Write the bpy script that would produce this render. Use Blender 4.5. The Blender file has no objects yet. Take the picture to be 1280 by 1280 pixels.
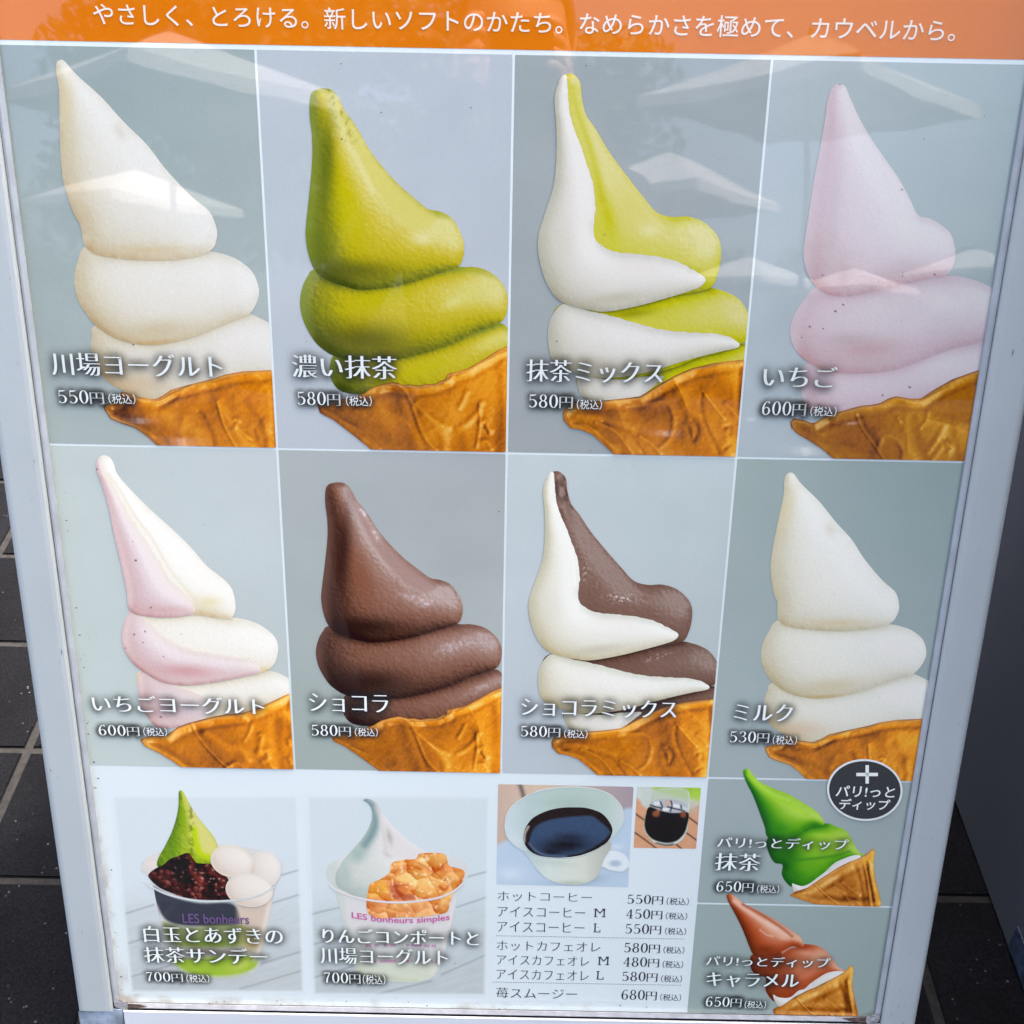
import bpy, bmesh, math, random
import numpy as np
from mathutils import Vector, Matrix
random.seed(4)
rng = np.random.default_rng(7)
rad = math.radians
scene = bpy.context.scene
COL = scene.collection

# ------------------------------------------------------------------ camera
# board frame: u to the right, v down the board, w into the board (metres)
FPX = 1500.0
def rot(rx, ry, rz):
    cx, sx = np.cos(rx), np.sin(rx); cy, sy = np.cos(ry), np.sin(ry); cz, sz = np.cos(rz), np.sin(rz)
    return (np.array([[cz, -sz, 0], [sz, cz, 0], [0, 0, 1]]) @ np.array([[cy, 0, sy], [0, 1, 0], [-sy, 0, cy]])
            @ np.array([[1, 0, 0], [0, cx, -sx], [0, sx, cx]]))
RC = rot(0.368155924, -0.000496427, 0.0194203183)
TC = np.array([-0.00334110889, -0.0379914338, 0.773620718])
PW, PH = 0.148, 0.241963404                      # one picture panel of the poster
LEAN = rad(15.4)
B2W = np.array([[1, 0, 0], [0, -math.sin(LEAN), -math.cos(LEAN)], [0, math.cos(LEAN), -math.sin(LEAN)]]).T
ORG = np.array([0, 0, 0.5156 * math.cos(LEAN)])
CB = -RC.T @ TC
def world(X): return ORG + B2W @ np.asarray(X, float)
cam_d = bpy.data.cameras.new('camera'); cam = bpy.data.objects.new('camera', cam_d); COL.objects.link(cam)
cam_d.sensor_width = 36; cam_d.lens = FPX / 1280 * 36; cam_d.clip_start = 0.02; cam_d.clip_end = 500
ax = B2W @ RC.T
M = Matrix.Identity(4)
cw = world(CB)
for i in range(3):
    M[i][0] = ax[i, 0]; M[i][1] = -ax[i, 1]; M[i][2] = -ax[i, 2]; M[i][3] = cw[i]
cam.matrix_world = M
scene.camera = cam

# ------------------------------------------------------------------ sky, sun, exposure
SUN_EL, SUN_AZ = rad(60), rad(46)               # azimuth: 0 = +Y (behind the board), clockwise
wd = bpy.data.worlds.new('World'); scene.world = wd; wd.use_nodes = True
nt = wd.node_tree; bg = nt.nodes['Background']
sky = nt.nodes.new('ShaderNodeTexSky'); sky.sky_type = 'NISHITA'; sky.sun_disc = False
sky.sun_elevation = SUN_EL; sky.sun_rotation = SUN_AZ; sky.air_density = 0.8; sky.dust_density = 10.0; sky.ozone_density = 0.6
nt.links.new(sky.outputs[0], bg.inputs[0]); bg.inputs[1].default_value = 0.15
sd = bpy.data.lights.new('sun', 'SUN'); sun = bpy.data.objects.new('sun', sd); COL.objects.link(sun)
sd.energy = 1.0; sd.angle = rad(10); sd.color = (1.0, 0.95, 0.88)
sdir = Vector((math.sin(SUN_AZ) * math.cos(SUN_EL), math.cos(SUN_AZ) * math.cos(SUN_EL), math.sin(SUN_EL)))
sun.rotation_euler = sdir.to_track_quat('Z', 'Y').to_euler()
scene.view_settings.view_transform = 'Standard'; scene.view_settings.look = 'None'
scene.view_settings.gamma = 1.0; scene.view_settings.exposure = 2.64
# how bright a perfectly white print looks on the board in this light (measured once from a render);
# ink colours of each picture row are turned into reflectances with it
GAINS = [np.array([1.10, 1.10, 1.27]), np.array([.88, .89, 1.04]), np.array([.92, .93, 1.10])]
GAIN = GAINS[0]
VEIL = np.array([0.006, 0.007, 0.009])

# ------------------------------------------------------------------ helpers
def setp(o, label=None, cat=None, group=None, kind=None):
    if label: o['label'] = label
    if cat: o['category'] = cat
    if group: o['group'] = group
    if kind: o['kind'] = kind
    return o
def empty(name, loc=(0, 0, 0), rz=0.0):
    o = bpy.data.objects.new(name, None); COL.objects.link(o); o.location = loc; o.rotation_euler = (0, 0, rz)
    o.empty_display_size = .1; return o
def link(name, me, mat, parent=None, matrix=None):
    o = bpy.data.objects.new(name, me); COL.objects.link(o)
    if mat: me.materials.append(mat)
    if parent: o.parent = parent
    if matrix is not None: o.matrix_basis = matrix
    return o
def lin(c):
    c = np.asarray(c, float) / 255.0
    return np.where(c <= 0.04045, c / 12.92, ((c + 0.055) / 1.055) ** 2.4)
def ink(c):
    "photograph-like sRGB 0..255 -> reflectance of the print"
    return np.clip((lin(c) - VEIL) / GAIN, 0.004, 0.93)

def new_mat(name):
    m = bpy.data.materials.new(name); m.use_nodes = True
    return m, m.node_tree, m.node_tree.nodes['Principled BSDF']
GLOSS_IOR, GLOSS_R = 1.60, 0.02
def print_mat(name, alpha=False):
    "glossy laminated print: colour from the ink attribute, faint paper grain"
    m, t, b = new_mat(name)
    at = t.nodes.new('ShaderNodeAttribute'); at.attribute_name = 'ink'
    no = t.nodes.new('ShaderNodeTexNoise'); no.inputs['Scale'].default_value = 1400; no.inputs['Detail'].default_value = 2
    tc = t.nodes.new('ShaderNodeTexCoord')
    t.links.new(tc.outputs['Object'], no.inputs['Vector'])
    mr = t.nodes.new('ShaderNodeMapRange'); mr.inputs['From Min'].default_value = .3; mr.inputs['From Max'].default_value = .7
    mr.inputs['To Min'].default_value = .95; mr.inputs['To Max'].default_value = 1.05
    t.links.new(no.outputs[0], mr.inputs[0])
    mx = t.nodes.new('ShaderNodeVectorMath'); mx.operation = 'SCALE'
    t.links.new(at.outputs['Color'], mx.inputs[0]); t.links.new(mr.outputs[0], mx.inputs['Scale'])
    t.links.new(mx.outputs[0], b.inputs['Base Color'])
    b.inputs['Roughness'].default_value = 0.9; b.inputs['IOR'].default_value = 1.0001
    b.inputs['Specular IOR Level'].default_value = 0.0
    b.inputs['Coat Weight'].default_value = 1.0; b.inputs['Coat IOR'].default_value = GLOSS_IOR
    b.inputs['Coat Roughness'].default_value = GLOSS_R
    # the sheet is never quite flat: very long, very low waves
    n2 = t.nodes.new('ShaderNodeTexNoise'); n2.inputs['Scale'].default_value = 9; n2.inputs['Detail'].default_value = 1
    t.links.new(tc.outputs['Object'], n2.inputs['Vector'])
    bu = t.nodes.new('ShaderNodeBump'); bu.inputs['Strength'].default_value = 0.25; bu.inputs['Distance'].default_value = 0.0012
    t.links.new(n2.outputs[0], bu.inputs['Height']); t.links.new(bu.outputs[0], b.inputs['Coat Normal'])
    if alpha:
        cv = t.nodes.new('ShaderNodeAttribute'); cv.attribute_name = 'cover'; t.links.new(cv.outputs['Fac'], b.inputs['Alpha'])
    return m
M_PRINT = print_mat('laminated print')
M_PRINTA = print_mat('laminated print, soft edged', True)
def flat_mat(name, color, rough=.5, metal=0., var=.06, scale=60., bump=0., bscale=300., spec=.5, coat=0.):
    m, t, b = new_mat(name)
    tc = t.nodes.new('ShaderNodeTexCoord'); no = t.nodes.new('ShaderNodeTexNoise')
    no.inputs['Scale'].default_value = scale; no.inputs['Detail'].default_value = 6
    t.links.new(tc.outputs['Object'], no.inputs['Vector'])
    mr = t.nodes.new('ShaderNodeMapRange'); mr.inputs['From Min'].default_value = .3; mr.inputs['From Max'].default_value = .7
    mr.inputs['To Min'].default_value = 1 - var; mr.inputs['To Max'].default_value = 1 + var
    t.links.new(no.outputs[0], mr.inputs[0])
    mx = t.nodes.new('ShaderNodeVectorMath'); mx.operation = 'SCALE'; mx.inputs[0].default_value = color[:3]
    t.links.new(mr.outputs[0], mx.inputs['Scale']); t.links.new(mx.outputs[0], b.inputs['Base Color'])
    b.inputs['Roughness'].default_value = rough; b.inputs['Metallic'].default_value = metal
    b.inputs['Specular IOR Level'].default_value = spec; b.inputs['Coat Weight'].default_value = coat
    if bump:
        n2 = t.nodes.new('ShaderNodeTexNoise'); n2.inputs['Scale'].default_value = bscale; n2.inputs['Detail'].default_value = 4
        t.links.new(tc.outputs['Object'], n2.inputs['Vector'])
        bu = t.nodes.new('ShaderNodeBump'); bu.inputs['Strength'].default_value = bump; bu.inputs['Distance'].default_value = .001
        t.links.new(n2.outputs[0], bu.inputs['Height']); t.links.new(bu.outputs[0], b.inputs['Normal'])
    return m

# picture position (pixels of a 1280 px wide view square on to the lens) -> poster plane
def P2B(x, y):
    x = np.asarray(x, float); y = np.asarray(y, float)
    d = np.stack([(x - 640) / FPX, (y - 640) / FPX, np.ones_like(x)], -1) @ RC
    s = -CB[2] / d[..., 2]
    return CB[0] + s * d[..., 0], CB[1] + s * d[..., 1]
def B2P(u, v):
    X = np.stack([u, v, np.zeros_like(u)], -1) @ RC.T + TC
    return 640 + FPX * X[..., 0] / X[..., 2], 640 + FPX * X[..., 1] / X[..., 2]

# ------------------------------------------------------------------ 2-D print tools
def spline(pts, n=6, closed=True):
    p = np.array(pts, float); N = len(p); out = []
    rngi = range(N if closed else N - 1)
    for i in rngi:
        p0, p1, p2, p3 = (p[(i - 1) % N], p[i], p[(i + 1) % N], p[(i + 2) % N]) if closed else (p[max(i - 1, 0)], p[i], p[i + 1], p[min(i + 2, N - 1)])
        for k in range(n):
            t = k / n
            out.append(.5 * ((2 * p1) + (-p0 + p2) * t + (2 * p0 - 5 * p1 + 4 * p2 - p3) * t * t + (-p0 + 3 * p1 - 3 * p2 + p3) * t ** 3))
    if not closed: out.append(p[-1])
    return np.array(out)
def seg_dist(x, y, poly, closed=True):
    a = poly; b = np.roll(poly, -1, 0)
    if not closed: a, b = a[:-1], b[:-1]
    shp = x.shape; x = x.ravel(); y = y.ravel(); best = np.full(x.shape, 1e18)
    for (ax_, ay_), (bx_, by_) in zip(a, b):
        dx, dy = bx_ - ax_, by_ - ay_; L = dx * dx + dy * dy + 1e-12
        t = np.clip(((x - ax_) * dx + (y - ay_) * dy) / L, 0, 1)
        d = (x - ax_ - t * dx) ** 2 + (y - ay_ - t * dy) ** 2
        best = np.minimum(best, d)
    return np.sqrt(best).reshape(shp)
def inside(x, y, poly):
    r = np.zeros(x.shape, bool); a = poly; b = np.roll(poly, -1, 0)
    for (x0, y0), (x1, y1) in zip(a, b):
        if y0 == y1: continue
        c = ((y0 > y) != (y1 > y)) & (x < (x1 - x0) * (y - y0) / (y1 - y0) + x0)
        r ^= c
    return r
def sdf(x, y, poly):
    d = seg_dist(x, y, poly); return np.where(inside(x, y, poly), -d, d)
class Field:
    "value sampled on a coarse pixel grid, read back bilinearly"
    def __init__(s, x0, y0, st, arr): s.x0, s.y0, s.st, s.a = x0, y0, st, arr
    def __call__(s, x, y):
        fx = np.clip((x - s.x0) / s.st, 0, s.a.shape[1] - 1.001); fy = np.clip((y - s.y0) / s.st, 0, s.a.shape[0] - 1.001)
        i = fx.astype(int); j = fy.astype(int); fx = fx - i; fy = fy - j; a = s.a
        return (a[j, i] * (1 - fx) + a[j, i + 1] * fx) * (1 - fy) + (a[j + 1, i] * (1 - fx) + a[j + 1, i + 1] * fx) * fy
def sdf_field(poly, st=2.0, pad=30):
    x0, y0 = poly.min(0) - pad; x1, y1 = poly.max(0) + pad
    X, Y = np.meshgrid(np.arange(x0, x1 + st, st), np.arange(y0, y1 + st, st))
    return Field(x0, y0, st, sdf(X, Y, poly))
def inflate(poly, st=2.5, iters=500):
    "soft round height over an outline (Poisson), returned as normal fields nx, ny, nz"
    x0, y0 = poly.min(0) - 4 * st; x1, y1 = poly.max(0) + 4 * st
    X, Y = np.meshgrid(np.arange(x0, x1 + st, st), np.arange(y0, y1 + st, st))
    s = sdf(X, Y, poly); msk = s < 0; h = np.where(msk, np.maximum(0, -s) * 12., 0.)
    for k in range(iters):
        n = np.zeros_like(h); n[1:-1, 1:-1] = .25 * (h[:-2, 1:-1] + h[2:, 1:-1] + h[1:-1, :-2] + h[1:-1, 2:]) + .5 * st * st
        h = np.where(msk, n, 0)
    z = np.sqrt(np.maximum(2 * h, 0)); z = np.where(msk, z, s * -1.0)
    gy, gx = np.gradient(z, st)
    for _ in range(2):
        for g in (gx, gy): g[1:-1, 1:-1] = (g[1:-1, 1:-1] * 2 + g[:-2, 1:-1] + g[2:, 1:-1] + g[1:-1, :-2] + g[1:-1, 2:]) / 6
    l = np.sqrt(gx ** 2 + gy ** 2 + 1)
    return Field(x0, y0, st, -gx / l), Field(x0, y0, st, -gy / l), Field(x0, y0, st, 1 / l)
LAT = rng.random((512, 512))
def vnoise(x, y, s, o=0):
    fx = x / s + 37.1 * o + 1000; fy = y / s + 11.7 * o + 1000; i = np.floor(fx).astype(int); j = np.floor(fy).astype(int)
    fx = fx - i; fy = fy - j; fx = fx * fx * (3 - 2 * fx); fy = fy * fy * (3 - 2 * fy)
    g = lambda a, b: LAT[b % 512, a % 512]
    return ((g(i, j) * (1 - fx) + g(i + 1, j) * fx) * (1 - fy) + (g(i, j + 1) * (1 - fx) + g(i + 1, j + 1) * fx) * fy) * 2 - 1
def fbm(x, y, s, oct_=4, o=0):
    r = 0; a = 1; t = 0
    for k in range(oct_): r = r + a * vnoise(x, y, s / 2 ** k, o + k); t += a; a *= .6
    return r / t
def sm(e0, e1, t):
    t = np.clip((t - e0) / (e1 - e0), 0, 1); return t * t * (3 - 2 * t)
def mixc(c, col, a):
    return c * (1 - a[..., None]) + np.asarray(col, float) * a[..., None]
def ramp(t, stops):
    xs = [s[0] for s in stops]; cs = np.array([s[1] for s in stops], float)
    return np.stack([np.interp(t, xs, cs[:, k]) for k in range(3)], -1)
# painters (x, y in picture pixels, c = current colours)
def blob(x, y, c, cx, cy, rx, ry, col, a=1., ang=0., hard=0.):
    ca, sa = math.cos(rad(ang)), math.sin(rad(ang)); dx, dy = x - cx, y - cy
    r = np.sqrt(((dx * ca + dy * sa) / rx) ** 2 + ((-dx * sa + dy * ca) / ry) ** 2)
    w = 1 - sm(hard, 1.0 + 1e-3, r) if hard > 0 else np.exp(-2.2 * r * r)
    return mixc(c, col, w * a)
def stroke(x, y, c, pts, w, col, a=1., soft=None):
    pl = spline(pts, 5, False) if len(pts) > 2 else np.array(pts, float)
    m = (x > pl[:, 0].min() - 3 * w - 3) & (x < pl[:, 0].max() + 3 * w + 3) & (y > pl[:, 1].min() - 3 * w - 3) & (y < pl[:, 1].max() + 3 * w + 3)
    if not m.any(): return c
    d = seg_dist(x[m], y[m], pl, False)
    k = np.exp(-(d / w) ** 2) if soft is None else 1 - sm(w, w + soft, d)
    c = c.copy(); c[m] = mixc(c[m], col, k * a); return c
def patch(x, y, c, pts, col, a=1., soft=2., smooth=True):
    pl = spline(pts, 5) if smooth else np.array(pts, float)
    m = (x > pl[:, 0].min() - soft - 2) & (x < pl[:, 0].max() + soft + 2) & (y > pl[:, 1].min() - soft - 2) & (y < pl[:, 1].max() + soft + 2)
    if not m.any(): return c
    s = sdf(x[m], y[m], pl); k = 1 - sm(-soft, soft * .6, s); c = c.copy(); c[m] = mixc(c[m], col, k * a); return c

# ------------------------------------------------------------------ the board (thing)
BOARD = empty('menu_board', tuple(world((0, 0.5156, 0))))
setp(BOARD, 'silver framed menu sandwich board with soft serve pictures, leaning back on dark tiles', 'menu board')
BMAT = Matrix(((B2W[0, 0], B2W[0, 1], B2W[0, 2], ORG[0] - BOARD.location[0]), (B2W[1, 0], B2W[1, 1], B2W[1, 2], ORG[1] - BOARD.location[1]),
               (B2W[2, 0], B2W[2, 1], B2W[2, 2], ORG[2] - BOARD.location[2]), (0, 0, 0, 1)))
def bobj(name, me, mat, parent=None):
    "an object whose mesh is in board coordinates"
    if parent is None or parent == BOARD: return link(name, me, mat, BOARD, BMAT)
    return link(name, me, mat, parent)
LAYER = 0.00012
def sheet(name, parent, poly, paint, layer, step=1.15, clip=None, shift=(0, 0), alpha=None, mat=None, label=None):
    """printed shape: fine sheet cut along an outline (picture pixels), ink from paint(x, y).
    shift = whole panels to the right / down, so that one picture can be printed in two panels"""
    poly = np.asarray(poly, float)
    x0, y0 = poly.min(0) - 2 * step; x1, y1 = poly.max(0) + 2 * step
    if clip is not None:
        cp = np.array(clip, float); x0 = max(x0, cp[:, 0].min() - 2 * step); x1 = min(x1, cp[:, 0].max() + 2 * step)
        y0 = max(y0, cp[:, 1].min() - 2 * step); y1 = min(y1, cp[:, 1].max() + 2 * step)
    X, Y = np.meshgrid(np.arange(x0, x1 + step, step), np.arange(y0, y1 + step, step))
    st = max(step, min(2.4, step * 2))
    Xc, Yc = np.meshgrid(np.arange(x0 - st, x1 + 2 * st, st), np.arange(y0 - st, y1 + 2 * st, st))
    sc_ = sdf(Xc, Yc, poly)
    if clip is not None: sc_ = np.maximum(sc_, sdf(Xc, Yc, cp))
    F = Field(x0 - st, y0 - st, st, sc_); s = F(X, Y)
    gx = (F(X + 1, Y) - F(X - 1, Y)) / 2; gy = (F(X, Y + 1) - F(X, Y - 1)) / 2; gl = np.sqrt(gx ** 2 + gy ** 2) + 1e-6
    ny, nx = X.shape; idx = np.arange(nx * ny).reshape(ny, nx)
    ins = s < 0
    q = ins[:-1, :-1] | ins[1:, :-1] | ins[:-1, 1:] | ins[1:, 1:]
    X2 = np.where(ins, X, X - gx / gl * s * 1.0); Y2 = np.where(ins, Y, Y - gy / gl * s * 1.0)
    quads = np.stack([idx[:-1, :-1][q], idx[:-1, 1:][q], idx[1:, 1:][q], idx[1:, :-1][q]], 1)
    used = np.zeros(nx * ny, bool); used[quads.ravel()] = True
    remap = np.cumsum(used) - 1; quads = remap[quads]
    xs = X2.ravel()[used]; ys = Y2.ravel()[used]
    col = np.clip(paint(xs, ys), 0, 255)
    u, v = P2B(xs, ys); u = u + shift[0] * PW; v = v + shift[1] * PH
    co = np.stack([u, v, np.full_like(u, -layer * LAYER)], 1)
    me = bpy.data.meshes.new(name); me.vertices.add(len(co)); me.vertices.foreach_set('co', co.astype(np.float32).ravel())
    me.loops.add(quads.size); me.loops.foreach_set('vertex_index', quads[:, ::1].astype(np.int32).ravel())
    me.polygons.add(len(quads)); me.polygons.foreach_set('loop_start', np.arange(0, quads.size, 4, dtype=np.int32))
    me.update(calc_edges=True)
    at = me.color_attributes.new('ink', 'FLOAT_COLOR', 'POINT')
    rgba = np.ones((len(co), 4), np.float32); rgba[:, :3] = ink(col)
    if alpha is not None: me.attributes.new('cover', 'FLOAT', 'POINT').data.foreach_set('value', np.clip(alpha(xs, ys), 0, 1).astype(np.float32))
    at = me.color_attributes['ink']
    at.data.foreach_set('color', rgba.ravel())
    o = bobj(name, me, mat or (M_PRINTA if alpha is not None else M_PRINT), parent)
    if label: o['label'] = label
    return o
def bquad_px(x0, y0, x1, y1): return [(x0, y0), (x1, y0), (x1, y1), (x0, y1)]

# ------------------------------------------------------------------ lettering
def glyph_mesh(text, offset=0.0, spacing=1.0):
    c = bpy.data.curves.new('t', 'FONT'); c.body = text; c.offset = offset; c.resolution_u = 4; c.space_character = spacing
    o = bpy.data.objects.new('t', c); COL.objects.link(o); bpy.context.view_layer.update()
    me = bpy.data.meshes.new_from_object(o.evaluated_get(bpy.context.evaluated_depsgraph_get()))
    bpy.data.objects.remove(o); bpy.data.curves.remove(c)
    n = len(me.vertices); co = np.zeros(n * 3); me.vertices.foreach_get('co', co); co = co.reshape(-1, 3)[:, :2]
    me.calc_loop_triangles(); tr = np.zeros(len(me.loop_triangles) * 3, int); me.loop_triangles.foreach_get('vertices', tr)
    bpy.data.meshes.remove(me)
    return co, tr.reshape(-1, 3)
def _oval(cx, cy, rx, ry, tn, tk):
    t = np.linspace(0, 2 * np.pi, 29); return [(cx + rx * math.cos(a), cy + ry * math.sin(a)) for a in t], [tn + (tk - tn) * abs(math.cos(a)) ** 1.3 for a in t]
DIGIT = {
 '0': [_oval(.3, .5, .21, .475, .018, .060)],
 '8': [_oval(.3, .745, .165, .225, .018, .046), _oval(.3, .265, .205, .245, .018, .056)],
 '5': [([(.145, .95), (.125, .52)], [.018, .018]), ([(.13, .925), (.30, .915), (.50, .955)], [.045, .045, .02]),
       ([(.125, .52), (.20, .585), (.31, .60), (.46, .49), (.515, .31), (.45, .12), (.30, .03), (.17, .045), (.11, .15)], [.016, .018, .022, .045, .060, .045, .020, .020, .048])],
 '6': [([(.49, .86), (.43, .95), (.34, .965), (.20, .82), (.115, .52), (.13, .22), (.22, .06), (.32, .03), (.45, .12), (.505, .30), (.45, .49), (.33, .56), (.21, .50), (.135, .38)], [.045, .025, .018, .035, .058, .058, .03, .018, .042, .058, .040, .018, .018, .02])],
 '7': [([(.10, .945), (.30, .935), (.52, .95)], [.035, .042, .03]), ([(.10, .965), (.085, .78)], [.02, .016]), ([(.52, .95), (.40, .66), (.30, .34), (.28, .03)], [.018, .034, .055, .062])],
 '4': [([(.40, .97), (.06, .30)], [.02, .018]), ([(.05, .29), (.56, .29)], [.022, .022]), ([(.40, .96), (.40, .03)], [.052, .052]), ([(.26, .018), (.54, .018)], [.018, .018])],
 '3': [([(.11, .80), (.16, .93), (.29, .97), (.43, .88), (.44, .70), (.34, .58), (.22, .55)], [.046, .022, .018, .045, .045, .02, .016]), ([(.22, .55), (.36, .53), (.49, .40), (.51, .24), (.40, .07), (.26, .025), (.14, .06), (.10, .17)], [.016, .02, .045, .058, .04, .018, .02, .046])]}
def price_mesh(digits):
    V, T = [], []; x = 0.0
    for ch in digits:
        for k, (pts, w) in enumerate(DIGIT[ch]):
            closed = len(pts) > 20; pl = np.array(pts) if (closed or len(pts) == 2) else spline(pts, 6, False)
            ww = np.interp(np.linspace(0, 1, len(pl)), np.linspace(0, 1, len(w)), w) * 1.12; d = np.gradient(pl, axis=0)
            if closed: d[0] = d[-1] = pl[1] - pl[-2]
            nn = np.stack([-d[:, 1], d[:, 0]], 1); nn /= np.linalg.norm(nn, axis=1)[:, None] + 1e-9; n = sum(len(v) for v in V); m = len(pl)
            V.append(np.concatenate([pl + nn * ww[:, None], pl - nn * ww[:, None]]) + (x, 0)); i = np.arange(m - 1) + n
            T.append(np.stack([i, i + m, i + m + 1], 1)); T.append(np.stack([i, i + m + 1, i + 1], 1))
        x += .66
    co, tr = glyph_mesh('円', -.019); mn, mx_ = co.min(0), co.max(0); co = (co - mn) / (mx_ - mn) * (.80, .86) + (x + .03, -.02)
    for e in (-.028, -.009, .009, .028): n = sum(len(v) for v in V); V.append(co + (e, 0)); T.append(tr + n)
    # counter-clockwise, as the font's own faces
    V = np.concatenate(V); T = np.concatenate(T); A = V[T]; a_ = np.cross(A[:, 1] - A[:, 0], A[:, 2] - A[:, 0]); T[a_ < 0] = T[a_ < 0][:, ::-1]
    return V, T
SERIF = (-0.019, (-0.026, -0.009, 0.009, 0.026))           # thinned strokes, then widened sideways: thick stems, thin bars
SERIF_B = (-0.0185, (-0.036, -0.018, 0.0, 0.018, 0.036))
SERIF_L = (-0.017, (-0.009, 0.009))
GOTH = (0.0, (0.0,)); GOTH_B = (0.012, (0.0,))
def lettering(name, text, parent, x0, x1, yt, yb, color, layer, style=SERIF, halo=None, spacing=1.0, label=None, shift=(0, 0), bend=None, serifs=()):
    off, sms = style
    if off < -.016 and any(ch in text for ch in 'ポパピプペ苺'): off = -.014     # keep the little rings open
    if text[-1] == '円': co, tr = price_mesh(text[:-1]); sms = (0.0,)
    else: co, tr = glyph_mesh(text, off, spacing)
    mn, mx_ = co.min(0), co.max(0)
    ua, va = P2B(x0, yt); ub, vb_ = P2B(x0, yb); uc, vc = P2B(x1, yb + .018 * (x1 - x0))
    W, H = float(uc - ub), float(vb_ - va)
    t = (co - mn) / (mx_ - mn)
    C0 = np.stack([float(ub) + t[:, 0] * W, float(vb_) - t[:, 1] * H], 1)
    if bend: C0[:, 1] += bend * (1 - (2 * t[:, 0] - 1) ** 2)
    em = H / (mx_[1] - mn[1])
    ex = [a_ * W / (mx_[0] - mn[0]) for a_ in sms]
    V = []; T = []; n = len(C0)
    for k, e in enumerate(ex):
        V.append(np.stack([C0[:, 0] + e, C0[:, 1], np.full(n, -(layer + .25 * k) * LAYER)], 1)); T.append(tr + k * n)
    V = np.concatenate(V); T = np.concatenate(T)[:, ::-1]
    me = bpy.data.meshes.new(name); me.from_pydata(V.tolist(), [], T.tolist()); me.update()
    at = me.color_attributes.new('ink', 'FLOAT_COLOR', 'POINT'); rgba = np.ones((len(V), 4), np.float32); rgba[:, :3] = ink(color)
    at.data.foreach_set('color', rgba.ravel())
    if halo:
        hcol, hrad, hstr = halo
        st = .0009; pad = hrad * 2.6
        u0, v0 = C0.min(0) - pad; u1, v1 = C0.max(0) + pad
        nu, nv = int((u1 - u0) / st) + 2, int((v1 - v0) / st) + 2
        A = C0[tr]; area = np.abs(np.cross(A[:, 1] - A[:, 0], A[:, 2] - A[:, 0])) / 2
        N = 26000; pick = rng.choice(len(A), N, p=area / area.sum()); r1, r2 = rng.random(N), rng.random(N); f_ = r1 + r2 > 1; r1[f_] = 1 - r1[f_]; r2[f_] = 1 - r2[f_]
        S = A[pick, 0] + (A[pick, 1] - A[pick, 0]) * r1[:, None] + (A[pick, 2] - A[pick, 0]) * r2[:, None]
        Hh, _, _ = np.histogram2d(S[:, 1], S[:, 0], bins=(nv, nu), range=((v0, v0 + nv * st), (u0, u0 + nu * st)))
        Hh *= area.sum() / N / st ** 2
        kr = int(hrad / st * 2.2) + 1; kk = np.exp(-(np.arange(-kr, kr + 1) * st / hrad) ** 2); kk /= kk.sum()
        Hh = np.apply_along_axis(lambda r: np.convolve(r, kk, 'same'), 0, Hh); Hh = np.apply_along_axis(lambda r: np.convolve(r, kk, 'same'), 1, Hh)
        al = np.clip(1 - np.exp(-Hh * 6.5), 0, 1) * hstr
        al[0] = al[-1] = 0; al[:, 0] = al[:, -1] = 0
        uu, vv = np.meshgrid(u0 + (np.arange(nu) + .5) * st, v0 + (np.arange(nv) + .5) * st)
        idx = np.arange(nu * nv).reshape(nv, nu)
        qm = (al[:-1, :-1] > .004) | (al[1:, 1:] > .004) | (al[1:, :-1] > .004) | (al[:-1, 1:] > .004)
        Q = np.stack([idx[:-1, :-1][qm], idx[:-1, 1:][qm], idx[1:, 1:][qm], idx[1:, :-1][qm]], 1)
        used = np.zeros(nu * nv, bool); used[Q.ravel()] = True; rm = np.cumsum(used) - 1; Q = rm[Q]
        co3 = np.stack([uu.ravel()[used], vv.ravel()[used], np.full(used.sum(), -(layer - 1.2) * LAYER)], 1)
        mh = bpy.data.meshes.new('caption_shadow'); mh.from_pydata(co3.tolist(), [], Q.tolist()); mh.update()
        ah = mh.color_attributes.new('ink', 'FLOAT_COLOR', 'POINT'); rg = np.ones((len(co3), 4), np.float32); rg[:, :3] = ink(hcol); mh.attributes.new('cover', 'FLOAT', 'POINT').data.foreach_set('value', al.ravel()[used].astype(np.float32)); ah = mh.color_attributes['ink']
        ah.data.foreach_set('color', rg.ravel())
        bobj('caption_shadow', mh, M_PRINTA, parent)
    o = bobj(name, me, M_PRINT, parent)
    if label: o['label'] = label
    return o

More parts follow.
